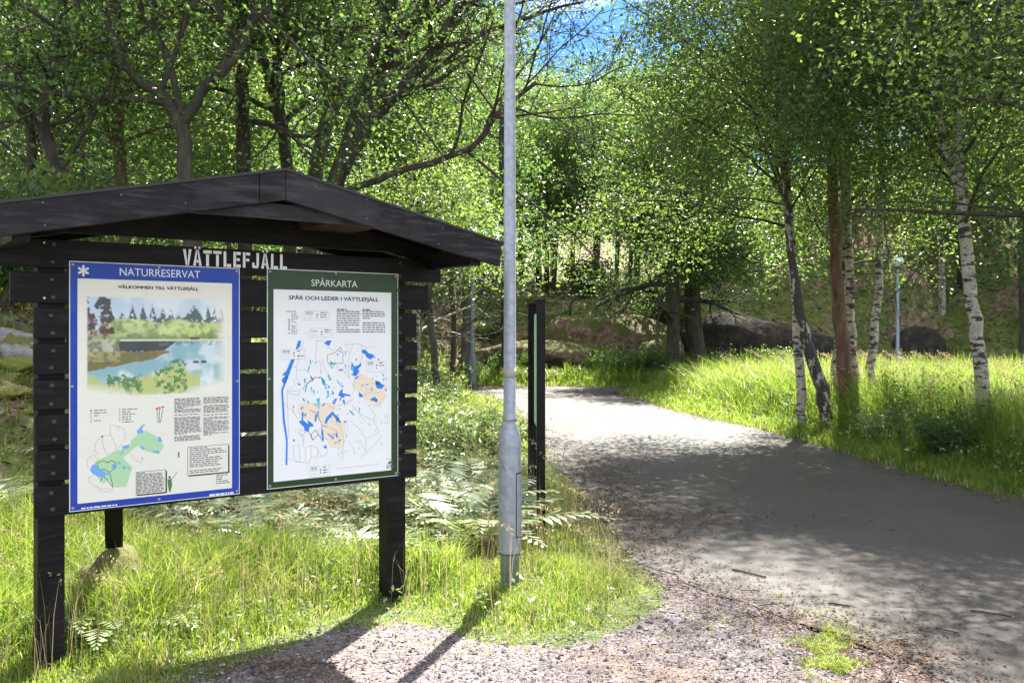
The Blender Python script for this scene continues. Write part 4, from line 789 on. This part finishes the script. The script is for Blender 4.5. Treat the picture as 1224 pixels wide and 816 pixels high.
# slim trunks left of the big lamp post
for i, (lab, Y, px, rad) in enumerate((
  ('pale slim birch right beside the slats at the right end of the shelter', 19, [(500, 470), (498, 400), (497, 320), (490, 200)], [.10, .09, .06]),
  ('slim leaning trunk second from the right end of the shelter', 18, [(522, 455), (516, 395), (512, 340), (500, 240)], [.08, .07, .05]),
  ('thin dark trunk close left of the far dark lamp post', 20, [(541, 445), (543, 400), (540, 340), (540, 240)], [.07, .06, .04]),
  ('slim trunk behind the far dark lamp post', 29, [(556, 432), (558, 380), (556, 330), (552, 250)], [.16, .14, .10]),
  ('dark trunk hidden half behind the big lamp post', 30, [(606, 425), (605, 340), (603, 250), (600, 120)], [.20, .17, .12]))):
    hero_tree('slim_tree', lab, 'tree', Y, px, rad, cfg_(THIN, t0=[.45, .2, .2], nb=[12, 4, 3], len=[2.1, 1.0, .6]), M['bark_birch' if i == 0 else 'bark_grey' if i % 2 else 'bark_oak'], M['leaf_birch' if i < 3 else 'leaf_forest'], noleaf_below=2.9, leaf=(10, .26, .08 if i < 3 else .12), seed=50+i)
# trees at the right, crowns enlarged over the path to shade it
hero_tree('birch_tree', 'birch just outside the right edge whose low branches reach into the picture', 'tree', 9.5, [(1330, 560), (1335, 380), (1345, 200), (1345, 0), (1330, -300), (1310, -640)], [.13, .12, .09, .06, .03], birch(t0=[.42, .2, .2], nb=[22, 6, 5], len=[3.9, 1.5, .8], taper=[.3, .4, .2], bias=(-.35, .1, .05), ang=[66, 42, 40]), M['bark_birch'], M['leaf_birch'], limbmat=M['bark_oak'], noleaf_below=3.4, leaf=(13, .26, .05), seed=18)

for x_, y_, s_ in ((9.2, 8.2, 19), (7.3, 6.1, 20), (8.6, 12.6, 26)):  # unseen birches added to throw shade on the near path
    build_tree('birch_tree', {19: 'added shade birch beside the path, out of view right, level with the lamp post', 20: 'nearest added shade birch beside the path, out of view to the right', 26: 'added shade birch out of view to the right, behind the others'}[s_], 'tree', (x_, y_, float(hgt(x_, y_))), [([np.array(v) for v in ((0, 0, -.2), (.1, .1, 3), (-.1, .2, 6), (0, 0, 9.5))], [.13, .11, .07, .02])], birch(t0=[.3, .2, .2], nb=[16, 6, 5], len=[3.0, 1.4, .8], ang=[62, 42, 40]), M['bark_birch'], M['leaf_birch'], leaf=(26, .24, .06), seed=s_, hero=False)
# ---- forest: a few grown models, each copied with its trunk, branches and crown
def proto(k, h, cfg, bark, leafm, leaf, seed, r0, lab, cat='tree', nb=None, **kw):
    rg = np.random.default_rng(seed); P = [np.array([0, 0, -.3])]
    for s in np.linspace(.12, 1, 7): P.append(np.array([rg.normal(0, .12)*s, rg.normal(0, .12)*s, h*s]))
    return build_tree(k, lab, cat, (0, 0, 0), [(P, [r0, r0*.8, r0*.5, r0*.15])], cfg, bark, leafm, leaf=leaf, seed=seed, hero=False, group='trees of the forest behind', **kw)
LF = 'leafy broad crowned tree in the forest behind'; 
protos = [
  proto('leafy_tree', 10, FOREST, M['bark_oak'], M['leaf_forest'], (15, .36, .108), 61, .16, 'leafy forest tree with dense mid-green crown'),
  proto('leafy_tree', 11, cfg_(FOREST, nb=[17, 5, 4], t0=[.3, .2, .2]), M['bark_grey'], M['leaf_birch'], (14, .36, .10), 62, .15, 'loose bright green forest tree'),
  proto('leafy_tree', 9, cfg_(FOREST, nb=[16, 6, 4], len=[3.4, 1.6, .9]), M['bark_oak'], M['leaf_oak'], (15, .38, .11), 63, .17, 'broad dark green forest tree'),
  proto('leafy_tree', 12, cfg_(BIRCH, t0=[.22, .2, .2], nb=[18, 6, 4]), M['bark_birch'], M['leaf_birch'], (14, .34, .095), 64, .12, 'birch with drooping twigs in the forest'),
  proto('pine_tree', 12, cfg_(PINE, t0=[.35, .25], nb=[22, 7]), M['bark_pine'], M['needle'], (34, .26, .13), 65, .17, 'dark pine in the forest', narrow=.13, upb=.3)]
PH = [10, 11, 9, 12, 12]
rgf = np.random.default_rng(99); spots = []
def tri(px, Y): return (px-612)/1100*Y
def zone(n, xf, yf, md):
    c = 0; tries = 0
    while c < n and tries < 6000:
        tries += 1; y = rgf.uniform(*yf); x = rgf.uniform(*xf)
        if 7 < x < 13.5 and y < 37.5: continue
        if all((x-a)**2+(y-b)**2 > md*md for a, b, _ in spots): spots.append((x, y, rgf.random())); c += 1
zone(9, (-17, -3.4), (15, 24), 2.4)
zone(16, (-22, -3), (29.5, 41), 2.4)
zone(5, (1, 9), (38.5, 41), 1.8)
zone(11, (-3, 9), (41, 50), 2.4)
zone(16, (9, 27), (34, 46), 2.6)
zone(20, (-34, 34), (47, 62), 3.4)
zone(2, (16, 19), (26, 32), 2.6)
first = {}
place_words = lambda x, y: ('left' if x/y < -.2 else 'centre' if x/y < .12 else 'right')
used = [False]*5
for x, y, u_ in spots:
    r_ = x/y
    k = int(rgf.choice([0, 1, 2, 3, 4], p=[.28, .27, .2, .15, .10])); sc = rgf.uniform(.85, 1.3)*(1.0 if y < 46 else 1.35)
    g = float(hgt(x, y))
    sc = min(sc, (1.6+.385*y+rgf.uniform(0, 1.2)-g)/PH[k])
    if -.04 < r_ < .24:                  # the gap where the sky shows
        top = 1.6+y*(.23+.06*rgf.random()) if r_ > .0 else 1.6+y*.34
        sc = min(sc, max(.3, (top-g)/PH[k]/1.03))
    if sc < .42: k = 0
    src = protos[k]
    if not used[k]: o = src; used[k] = True
    else: o = copy_tree(src)
    o.location = (x, y, g-.1); o.scale = (sc*rgf.uniform(.95, 1.15),)*2+(sc,); o.rotation_euler = (rgf.normal(0, .03), rgf.normal(0, .03), rgf.uniform(0, 6.28))
    side = 'behind the shelter' if r_ < -.1 and y < 25 else 'on the left slope' if r_ < -.1 else 'above the far bank' if r_ < .2 else 'on the right slope'
    row = 'far back ' if y > 46 else ''
    nm = ['leafy mid-green tree', 'loose bright green tree', 'broad dark green tree', 'drooping pale-stemmed tree', 'dark pine'][k]
    o['label'] = f'{nm} standing {row}{side}'; o['group'] = f'{row}{nm}s {side}'
for k in range(5):
    if not used[k]: bpy.data.objects.remove(protos[k])

# ---- shrubs and tall herbs
def shrub_proto(h, w, n, leaf, leafm, seed, nm, cat, upb=1.0, narrow=.45):
    rg = np.random.default_rng(seed); T = []; A = []
    for i in range(n):
        a = rg.uniform(0, 6.28); r_ = w*math.sqrt(rg.random()); d = unit(np.array([math.cos(a)*r_*.9, math.sin(a)*r_*.9, h])); L_ = h*rg.uniform(.7, 1.1)
        p = np.array([math.cos(a)*r_*.35, math.sin(a)*r_*.35, -.03]); P = [p+d*L_*s+np.array([math.cos(a), math.sin(a), -.3])*s*s*.12 for s in np.linspace(0, 1, 5)]
        T.append((0, np.array(P), np.linspace(.006, .002, 5), 3)); A += [P[j]*(1-f_)+P[j+1]*f_ for j in range(1, 4) for f_ in (.1, .4, .75)]
    root = thing(nm, 'shrub', cat); A = np.array(A)
    o = link('stems', tubes_mesh('stems', T), M['bark_grey'] if nm == 'shrub' else M['grass'], root); kids.setdefault(root.name, []).append(o)
    V, F, r_ = leaf_arrays(A, leaf[0], leaf[1], leaf[2], rg, upb, narrow=narrow)
    o = link('foliage', npmesh('foliage', V, F, r_), leafm, root); kids[root.name].append(o); return root
sp = [shrub_proto(.75, .55, 36, (9, .07, .07), M['fern'], 71, 'shrub', 'shrub'),
      shrub_proto(.55, .6, 40, (7, .07, .065), M['fern'], 72, 'shrub', 'shrub', 1.6),
      shrub_proto(1.0, .45, 34, (9, .08, .095), M['leaf_forest'], 73, 'herb_clump', 'plant', .8, .28),
      shrub_proto(1.5, .9, 46, (10, .13, .09), M['leaf_birch'], 74, 'shrub', 'shrub', .9, .6)]
def fern_proto(seed, nf, L_):
    rg = np.random.default_rng(seed); V = []; c = 0
    for f_ in range(nf):
        a = f_*6.283/nf+rg.uniform(-.3, .3); u_ = np.array([math.cos(a), math.sin(a), 0]); s_ = np.array([-math.sin(a), math.cos(a), 0]); Lf = L_*rg.uniform(.75, 1.15); el = rg.uniform(.75, 1.15)
        def pt(t_): return u_*Lf*(t_*math.cos(el)+.38*t_*t_)+np.array([0, 0, 1])*Lf*(t_*math.sin(el)-.52*t_*t_)
        for t_ in np.linspace(.14, .98, 17):
            p = pt(t_); d = unit(pt(t_+.02)-pt(t_)); pl = Lf*.30*math.sin(min(1, (1-t_)*1.25+.05)*1.5)*rg.uniform(.85, 1.1); w = Lf*.022
            for sg in (-1, 1):
                q = unit(s_*sg+d*.45+np.array([0, 0, rg.uniform(-.25, .05)])); V += [p-d*w, p+q*pl*.5-d*w*.9, p+q*pl, p+q*pl*.5+d*w*1.3]
    V = np.array(V); root = thing('fern', 'fern', 'fern'); F = np.arange(len(V)).reshape(-1, 4)
    o = link('fronds', npmesh('fronds', V, F, np.clip(.5+rg.normal(0, .25, len(F)), 0, 1)), M['frond'], root); kids.setdefault(root.name, []).append(o); return root
sp += [fern_proto(81, 9, .62), fern_proto(82, 12, .5)]
spu = [False]*6; SHR = []
def put_shrub(k, x, y, s, lab, group=None):
    o = sp[k] if not spu[k] else copy_tree(sp[k]); spu[k] = True
    o.location = (x, y, float(hgt(x, y))); o.scale = (s, s, s*random.uniform(.85, 1.15)); o.rotation_euler = (0, 0, random.uniform(0, 6.28)); o['label'] = lab
    if group: o['group'] = group
    SHR.append((x, y, s))
rgs = np.random.default_rng(5)
def scatter(n, box, ks, s, md, lab, group, ok=lambda x, y: True):
    c = 0; pts = []
    for _ in range(4000):
        if c >= n: break
        x = rgs.uniform(box[0], box[1]); y = rgs.uniform(box[2], box[3])
        if not ok(x, y) or any((x-a)**2+(y-b)**2 < md*md for a, b in pts): continue
        pts.append((x, y)); put_shrub(int(rgs.choice(ks)), x, y, rgs.uniform(*s), lab, group); c += 1
scatter(23, (-1.25, -.12, 6.5, 9.9), [4, 5], (1.15, 1.6), .3, 'pale sunlit fern between the shelter and the thick lamp post', 'sunlit ferns beside the shelter', lambda x, y: x < -.12-.03*(y-7) and x/y > -.16)
scatter(13, (-1.9, -.3, ) + (9.6, 13.5), [0, 1, 0], (.8, 1.2), .45, 'bushy undergrowth between the shelter and the thick lamp post', 'bushes beside the shelter', lambda x, y: x < -.15-.02*(y-7) and x/y > -.2)
scatter(14, (-2.4, -.7, 14, 21.5), [0, 1], (.9, 1.25), .6, 'green shrub on the verge near the far dark lamp post', 'shrubs by the far lamp', lambda x, y: x < -.9 and not -.085 < x/y < -.01)
scatter(24, (-3.6, -.9, 6.2, 9), [4, 5], (.8, 1.25), .38, 'low pale-leaved undergrowth on the slope behind the notice boards', 'undergrowth behind the boards', lambda x, y: x < -.75 and (x+.685)*.6-(y-5.5)*.8 < -.5)
scatter(18, (4.4, 8.4, 8.4, 13.5), [2, 2, 0], (.7, 1.0), .7, 'tall leafy herbs on the meadow edge near the lone birch', 'herbs along the right verge', lambda x, y: edge_dist(np.array([x]), np.array([y]))[0] > .85)
scatter(24, (4.4, 13.5, 14.5, 27), [2, 2, 0], (.6, .95), .8, 'leafy herb standing in the tall meadow grass', 'herbs in the meadow', lambda x, y: edge_dist(np.array([x]), np.array([y]))[0] > 1.2 and x/y < .56)
scatter(12, (3.4, 16, 27, 30), [2, 3], (.6, .9), 1.0, 'green clump at the far edge of the meadow below the slope', 'clumps below the far slope', lambda x, y: abs(x/y-.419) > .03)
scatter(14, (-3, 6, 28.7, 30.2), [1, 0, 2], (.9, 1.3), .6, 'green clump along the foot of the far brown bank', 'clumps along the far bank')
scatter(22, (-14, 26, 32, 44), [1, 3, 0, 4], (1.0, 1.7), 1.1, 'ferny undergrowth on the wooded slope', 'undergrowth on the wooded slopes')
scatter(12, (-9, -3.2, 9, 14), [3, 1], (.7, 1.1), .9, 'shrub on the rocky slope left behind the shelter', 'shrubs on the rocky slope')

scatter(11, (-2.9, -1.0, 5.2, 6.6), [4, 5], (.65, .9), .35, 'fern close behind the left poster', 'ferns close behind the left poster', lambda x, y: (x+.685)*.6-(y-5.5)*.8 < -.3)
for x_, y_, s_ in ((-2.12, 4.78, .62), (-2.32, 4.98, .66), (-1.92, 5.1, .6), (-2.5, 5.3, .7)):
    put_shrub(5, x_, y_, s_*1.5, 'fern at the foot of the shelter brace', 'ferns at the shelter brace')
# ---- grass
def blades(name, x, y, h, w, rg, m_, rnd, lean=.35, seg=2, kind='stuff', label=None, cat=None, z=None):
    n = len(x); zz = hgt(x, y) if z is None else z; a = rg.uniform(0, 6.28, n); b = rg.uniform(0, 6.28, n); ln = np.abs(rg.normal(lean, lean*.6, n))*h
    B0 = np.stack([x, y, zz-.01], -1); s = np.stack([np.cos(a), np.sin(a), 0*a], -1)*(w/2)[:, None]; d = np.stack([np.cos(b), np.sin(b), 0*b], -1)
    mid = B0+d*(ln*.3)[:, None]+np.array([0, 0, 1])*(h*.6)[:, None]; tip = B0+d*ln[:, None]+np.array([0, 0, 1])*(h*(1-.25*np.minimum(ln/h, 1)))[:, None]
    V = np.stack([B0-s, B0+s, mid+s*.8, mid-s*.8, tip], 1).reshape(-1, 3); i = np.arange(n)[:, None]*5
    F4 = i+np.array([[0, 1, 2, 3]]); F3 = i+np.array([[3, 2, 4]])
    me_ = npmesh(name, V, [F4, F3], np.concatenate([rnd, rnd]))
    return link(name, me_, m_, kind=kind, label=label, cat=cat)
rg = np.random.default_rng(21)
n = 640000; y = 3.2*np.exp(rg.random(n)*math.log(31.5/3.2)); x = (rg.random(n)*2-1)*(.70*y)
x = np.where(x > 13.5, 0, x); ro, gr = on_paving(x, y); keep = ~ro & ~gr
x, y = x[keep], y[keep]; ed = edge_dist(x, y); hg = hgt(x, y); nz_ = fbm(x, y, .8); nz2 = fbm(x, y, 3.3)
left = x < 1.6
isl = (x > -.35) & (y < 12) & left
h = np.where(left, .04+.34*ss(.10, 1.0, ed), .07+.12*ss(0, .5, ed)+.78*ss(.55, 1.5, ed)*(1-.45*ss(20, 28, y)))
h = np.where(isl, .03+.17*ss(.08, .75, ed), h)
for kx, ky in ((-.685, 5.5), (-2.19, 4.4), (0, 5.75), (.235, 7.65)): h = h*(.45+.55*ss(.1, .5, np.hypot(x-kx, y-ky+.12)))
h = np.where((y > 21.5) & left, .15+.35*ss(.2, 1.2, ed), h)
h *= (.72+.6*nz2)*rg.uniform(.6, 1.25, len(x))
h = np.where(hg > .25, h*.45, h)
for x_, y_, s_ in SHR: h = h*(.45+.55*ss(.25*s_, .6*s_, np.hypot(x-x_, y-y_))) if 6.4 < y_ < 14 else h
pr = np.where(left & (y < 12), ss(.22, .38, nz2+.12), 1.0); pr *= np.where(hg > .3, np.where(nz_ > .5, .35, .08), 1); pr *= np.where((y > 29.6), .2, 1)
pr *= ss(.0, .5, ed+.4*(nz2-.35)); 
kk = (rg.random(len(x)) < pr) & ~((x > 4) & (y > 30)); x, y, h, ed, nz_, hg = x[kk], y[kk], h[kk], ed[kk], nz_[kk], hg[kk]
w = np.maximum(.0052, .00095*y)*rg.uniform(.7, 1.4, len(x)); rnd = np.clip(.15+.6*rg.random(len(x))+.7*(nz_-.5)+.1*(h < .15), 0, .93); dryp = rg.random(len(x)) < .05+.12*(ed < .35)+.13*ss(.5, .7, fbm(x, y, 1.7))*(x < 1.5); rnd = np.where(x > 1.6, rnd*.8, rnd); rnd = np.where(dryp, 1, rnd)
for nm, q in (('lawn_grass', x < 1.6), ('meadow_grass', x >= 1.6)):
    blades(nm, x[q], y[q], h[q], w[q], rg, M['grass'], rnd[q], .5, label=None)
for o in col.objects:
    if o.name == 'lawn_grass': o['label'] = 'fresh green uncut grass around the shelter and lamp post'; o['category'] = 'grass'
    if o.name == 'meadow_grass': o['label'] = 'tall sunny meadow grass along the right side of the path'; o['category'] = 'grass'
# broad-leaved weeds and clover low in the grass
n = 7000; yw = 3.6*np.exp(rg.random(n)*math.log(20/3.6)); xw = (rg.random(n)*2-1)*.6*yw; ro, gr = on_paving(xw, yw); ew = edge_dist(xw, yw); q = ~ro & ~gr & (ew > .12) & (hgt(xw, yw) < .4) & (fbm(xw, yw, 1.9) > .47); xw, yw = xw[q], yw[q]
A = np.stack([xw, yw, hgt(xw, yw)+np.where(xw < 1.4, rg.uniform(.02, .16, len(xw)), rg.uniform(.1, .6, len(xw)))], -1); V, F, r_ = leaf_arrays(A, 3, .03, 1.0, rg, 1.3, .3, .5); V = V.reshape(-1, 4, 3); c0 = V[:, :1]; V = c0+(V-c0)*(.014+.0045*np.repeat(A, 3, 0)[:, None, 1:2])
link('broadleaf_weeds', npmesh('broadleaf_weeds', V.reshape(-1, 3), F, r_), M['fern'], kind='stuff', label='small broad-leaved weeds growing low among the grass', cat='weeds')
# tall flowering stems with pale seed heads
n = 900; yw = np.concatenate([4.2*np.exp(rg.random(300)*math.log(3)), 9*np.exp(rg.random(n-300)*math.log(3))]); xw = np.where(np.arange(n) < 300, rg.uniform(-3, .6, n), rg.uniform(.22, .56, n)*yw); ro, gr = on_paving(xw, yw); ew = edge_dist(xw, yw); q = ~ro & ~gr & (ew > np.where(xw < 1.4, .3, 1.0)) & (hgt(xw, yw) < .3); xw, yw = xw[q], yw[q]
V = []; F = []; hh_ = np.where(xw < 1.4, rg.uniform(.35, .6, len(xw)), rg.uniform(.8, 1.15, len(xw)))
A = np.concatenate([np.stack([xw+.05*hh_*k_, yw, hh_*(1-.025*k_)], -1) for k_ in range(6)]); V, F, r_ = leaf_arrays(A, 3, .010, 1.0, rg, .4, .3, .4); V = V.reshape(-1, 4, 3); c0 = V[:, :1]; V = c0+(V-c0)*(.012+.0022*np.repeat(A, 3, 0)[:, None, 1:2])
link('seed_heads', npmesh('seed_heads', V.reshape(-1, 3), F, r_), M['dry'], kind='stuff', label='pale seed heads on tall stems above the grass', cat='seed heads')
blades('seed_stems', xw, yw, hh_*1.02, np.maximum(.003, .0006*yw), rg, M['dry'], rg.random(len(xw)), .06, label='thin stems carrying the pale seed heads', cat='stems')
# straw-coloured stalks and seed heads
n = 9000; y = 3.6*np.exp(rg.random(n)*math.log(26/3.6)); x = (rg.random(n)*2-1)*.6*y; ro, gr = on_paving(x, y); ed = edge_dist(x, y); q = ~ro & ~gr & (ed > .22) & (hgt(x, y) < .35) & ((x < 1.4) | (ed > .9)); x, y = x[q], y[q]
hh = np.where(x < 1.4, rg.uniform(.3, .6, len(x)), rg.uniform(.7, 1.1, len(x)))
blades('dry_stalks', x, y, hh, np.maximum(.0022, .0005*y), rg, M['dry'], rg.random(len(x)), .25, label='thin straw-coloured stalks rising above the green grass', cat='stalks')
# sparse short tufts on the gravel
pts = []
for cx, cy, rx_, ry_, k in ((985, 772, 42, 30, 4200), (1000, 800, 30, 14, 1500), (968, 742, 22, 8, 300), (700, 735, 70, 14, 700), (500, 745, 60, 10, 450), (930, 718, 14, 5, 60), (850, 745, 60, 22, 220), (600, 775, 260, 25, 260), (880, 700, 40, 8, 60), (1005, 800, 24, 12, 250), (430, 748, 30, 7, 160)):
    for _ in range(k):
        a = rg.normal(0, .5, 2); X, Y_ = gp(cx+a[0]*rx_, max(cy+a[1]*ry_, 650)); pts.append((X, Y_))
pts = np.array(pts); q = vn(pts[:, 0], pts[:, 1], 9) > .38; pts = pts[q]
blades('gravel_tufts', pts[:, 0], pts[:, 1], rg.uniform(.012, .045, len(pts)), rg.uniform(.003, .006, len(pts)), rg, M['grass'], rg.uniform(.5, .95, len(pts)), .6, label='short yellow-green tufts sprouting through the gravel', cat='grass', z=np.full(len(pts), .008))
# ---- gravel stones, litter and twigs
n = 42000; y = 3.4*np.exp(rg.random(n)*math.log(9/3.4)); x = rg.uniform(-2.6, 3.2, n); ro, gr = on_paving(x, y); q = gr | (~ro & (edge_dist(x, y) < .12)) & (x < 2.2); x, y = x[q], y[q]
def stones(name, x, y, s, rg, m_, z0=.008, **kw):
    n = len(x); O_ = np.array([(1, 0, 0), (0, 1, 0), (-1, 0, 0), (0, -1, 0), (0, 0, 1), (0, 0, -1.)]); V = O_[None]*rg.uniform(.55, 1.3, (n, 6, 1)); a = rg.uniform(0, 6.28, n); c, s_ = np.cos(a)[:, None], np.sin(a)[:, None]
    V = V*np.stack([s, s*rg.uniform(.5, .9, n), s*rg.uniform(.35, .7, n)], -1)[:, None]; X = V[..., 0]*c-V[..., 1]*s_; Yy = V[..., 0]*s_+V[..., 1]*c
    V = np.stack([X+x[:, None], Yy+y[:, None], V[..., 2]+z0+(s*.2)[:, None]], -1).reshape(-1, 3); i = np.arange(n)[:, None]*6
    F = np.concatenate([i+np.array([q_]) for q_ in ((0, 1, 4), (1, 2, 4), (2, 3, 4), (3, 0, 4))]); r_ = rg.random(n)
    return link(name, npmesh(name, V, F, np.tile(r_, 4)), m_, kind='stuff', **kw)
m, t, p = mat('gravel_chips'); a_ = N(t, 'ShaderNodeAttribute', attribute_name='rnd'); t.links.new(ramp(t, a_.outputs['Fac'], [(0, (.025, .021, .021)), (.35, (.085, .068, .068)), (.7, (.19, .155, .16)), (1, (.38, .34, .34))]), p.inputs['Base Color']); p.inputs['Roughness'].default_value = .8
stones('gravel_stones', x, y, rg.uniform(.004, .010, len(x))*(1+1.1*(rg.random(len(x)) < .12)), rg, m, label='loose grey and pinkish gravel chips in the foreground', cat='gravel')
def litter(name, x, y, s, rg, z0, m_, **kw):
    A = np.stack([x, y, np.full(len(x), z0)], -1); V, F, r_ = leaf_arrays(A, 1, 0, 1.0, rg, 6, 0, .45); V = V.reshape(-1, 4, 3); V = A[:, None]+(V-A[:, None])*s[:, None, None]; V[..., 2] = np.maximum(V[..., 2], z0-.002)
    return link(name, npmesh(name, V.reshape(-1, 3), F, rg.random(len(x))), m_, kind='stuff', **kw)
ex = []; 
for Q, wd, k, sg in ((roadL, .24, 8500, 1), (roadR, .17, 7500, 1)):
    i = rg.integers(0, len(Q)-1, k); f_ = rg.random(k)[:, None]; P = Q[i]*(1-f_)+Q[i+1]*f_; P = P+rg.normal(0, wd, P.shape)*np.array([1, .8]); ex.append(P)
n = 3800; P = np.stack([rg.uniform(.3, 6, n), 3.6*np.exp(rg.random(n)*math.log(5))], -1); P = P[fbm(P[:, 0], P[:, 1], 1.3) > .5]; ex.append(P)
for cx, cy, sx_, sy_, k in ((800, 620, 60, 7, 900), (735, 600, 40, 16, 1600), (715, 570, 26, 18, 1200), (770, 650, 36, 16, 900), (1080, 785, 45, 20, 700), (330, 800, 60, 9, 500), (860, 700, 80, 12, 300), (690, 555, 30, 12, 500)):
    a = rg.normal(0, 1, (k, 2)); ex.append(np.array([gp(cx+u_[0]*sx_, max(cy+u_[1]*sy_, 480)) for u_ in a]))
P = np.concatenate(ex); P = P[(P[:, 1] > 3) & (P[:, 1] < 30)]
litter('leaf_litter', P[:, 0], P[:, 1], rg.uniform(.008, .028, len(P))*(1+.05*P[:, 1]), rg, .018, M['litter'], label='scattered brown leaves and needles along the path edges', cat='leaf litter')
tw = MB()
for k in range(130):
    i = rg.integers(0, len(P)); a = rg.uniform(0, 6.28); L_ = rg.uniform(.03, .16); c, s_ = math.cos(a), math.sin(a)
    tw.tube([(P[i, 0]+c*L_*q_, P[i, 1]+s_*L_*q_+rg.normal(0, .004), .022) for q_ in (0, .4, .7, 1)], rg.uniform(.0015, .004), 4)
for (a, b) in (((875, 684), (915, 693)), ((1160, 734), (1208, 740)), ((990, 725), (1015, 728))):
    g0, g1 = gp(*a), gp(*b); tw.tube([(g0[0]*(1-q_)+g1[0]*q_, g0[1]*(1-q_)+g1[1]*q_+.01*math.sin(q_*5), .022) for q_ in (0, .3, .7, 1)], .006, 5)
tw.obj('fallen_twigs', M['bark_oak'], None, kind='stuff', label='small dead twigs lying on the asphalt', cat='twigs')
# low cover on the slopes: moss, dead leaves and small plants
n = 60000; y = 7*np.exp(rg.random(n)*math.log(46/7)); x = (rg.random(n)*2-1)*.62*y; g = hgt(x, y); q = (g > .25); x, y, g = x[q], y[q], g[q]; nq = fbm(x, y, .7)
for nm, mk, sel, sz, lab in (('slope_plants', 'fern', nq > .47, .055, 'small green plants covering the wooded slopes'), ('dead_leaves', 'litter', nq <= .52, .04, 'dead brown leaves covering the bank')):
    A = np.stack([x[sel], y[sel], g[sel]+.02], -1); V, F, r_ = leaf_arrays(A, 2 if mk == 'fern' else 1, .05, 1.0, rg, 1.6 if mk == 'fern' else 3, 0, .5)
    k = 2 if mk == 'fern' else 1; AA = np.repeat(A, k, 0)[:, None]; V = V.reshape(-1, 4, 3); c0 = V[:, :1]; V = c0+(V-c0)*(sz*(.7+.11*AA[..., 1:2])*rg.uniform(.6, 1.3, (len(V), 1, 1)))
    link(nm, npmesh(nm, V.reshape(-1, 3), F, r_), M[mk], kind='stuff', label=lab, cat='ground cover')
ORD = 'first second third fourth fifth sixth seventh eighth ninth tenth eleventh twelfth thirteenth fourteenth fifteenth sixteenth seventeenth eighteenth nineteenth twentieth twenty-first twenty-second twenty-third twenty-fourth'.split()
byl = {}
for o in col.objects:
    if o.get('group') and o.get('category') and o['label']: byl.setdefault((o['label'], o['group']), []).append(o)
for (lb, g_), L_ in byl.items():
    if 1 < len(L_) <= len(ORD):
        L_.sort(key=lambda o: o.location.x/max(o.location.y, 1))
        for i, o in enumerate(L_): o['label'] = f'{ORD[i]} from the left of the {g_}'
# remove unused models so nothing stands at the origin
for k in range(6):
    if not spu[k]:
        for c_ in kids.get(sp[k].name, []): bpy.data.objects.remove(c_)
        bpy.data.objects.remove(sp[k])
tt = sum(len(o.data.polygons) for o in col.objects if o.type == 'MESH'); 
import os
if os.environ.get('DBG'):
    for o in col.objects:
        if o.type == 'MESH' and o.name.startswith('crown'):
            n_=len(o.data.vertices); v=np.empty(n_*3,np.float32); o.data.vertices.foreach_get('co',v); v=v.reshape(-1,3)
            bpy.context.view_layer.update(); Mx=np.array(o.matrix_world); w=v@Mx[:3,:3].T+Mx[:3,3]
            px=612+1100*w[:,0]/w[:,1]; py=398-1100*(w[:,2]-1.6)/w[:,1]
            c_=((px>640)&(px<820)&(py>-5)&(py<50)&(w[:,1]>0)).sum()
            if c_>80: print('SKY',o.parent['label'],c_, [round(q,1) for q in o.parent.location])
print('objects', len(col.objects), 'faces(all copies)', tt, 'unique', sum(len(m.polygons) for m in bpy.data.meshes))
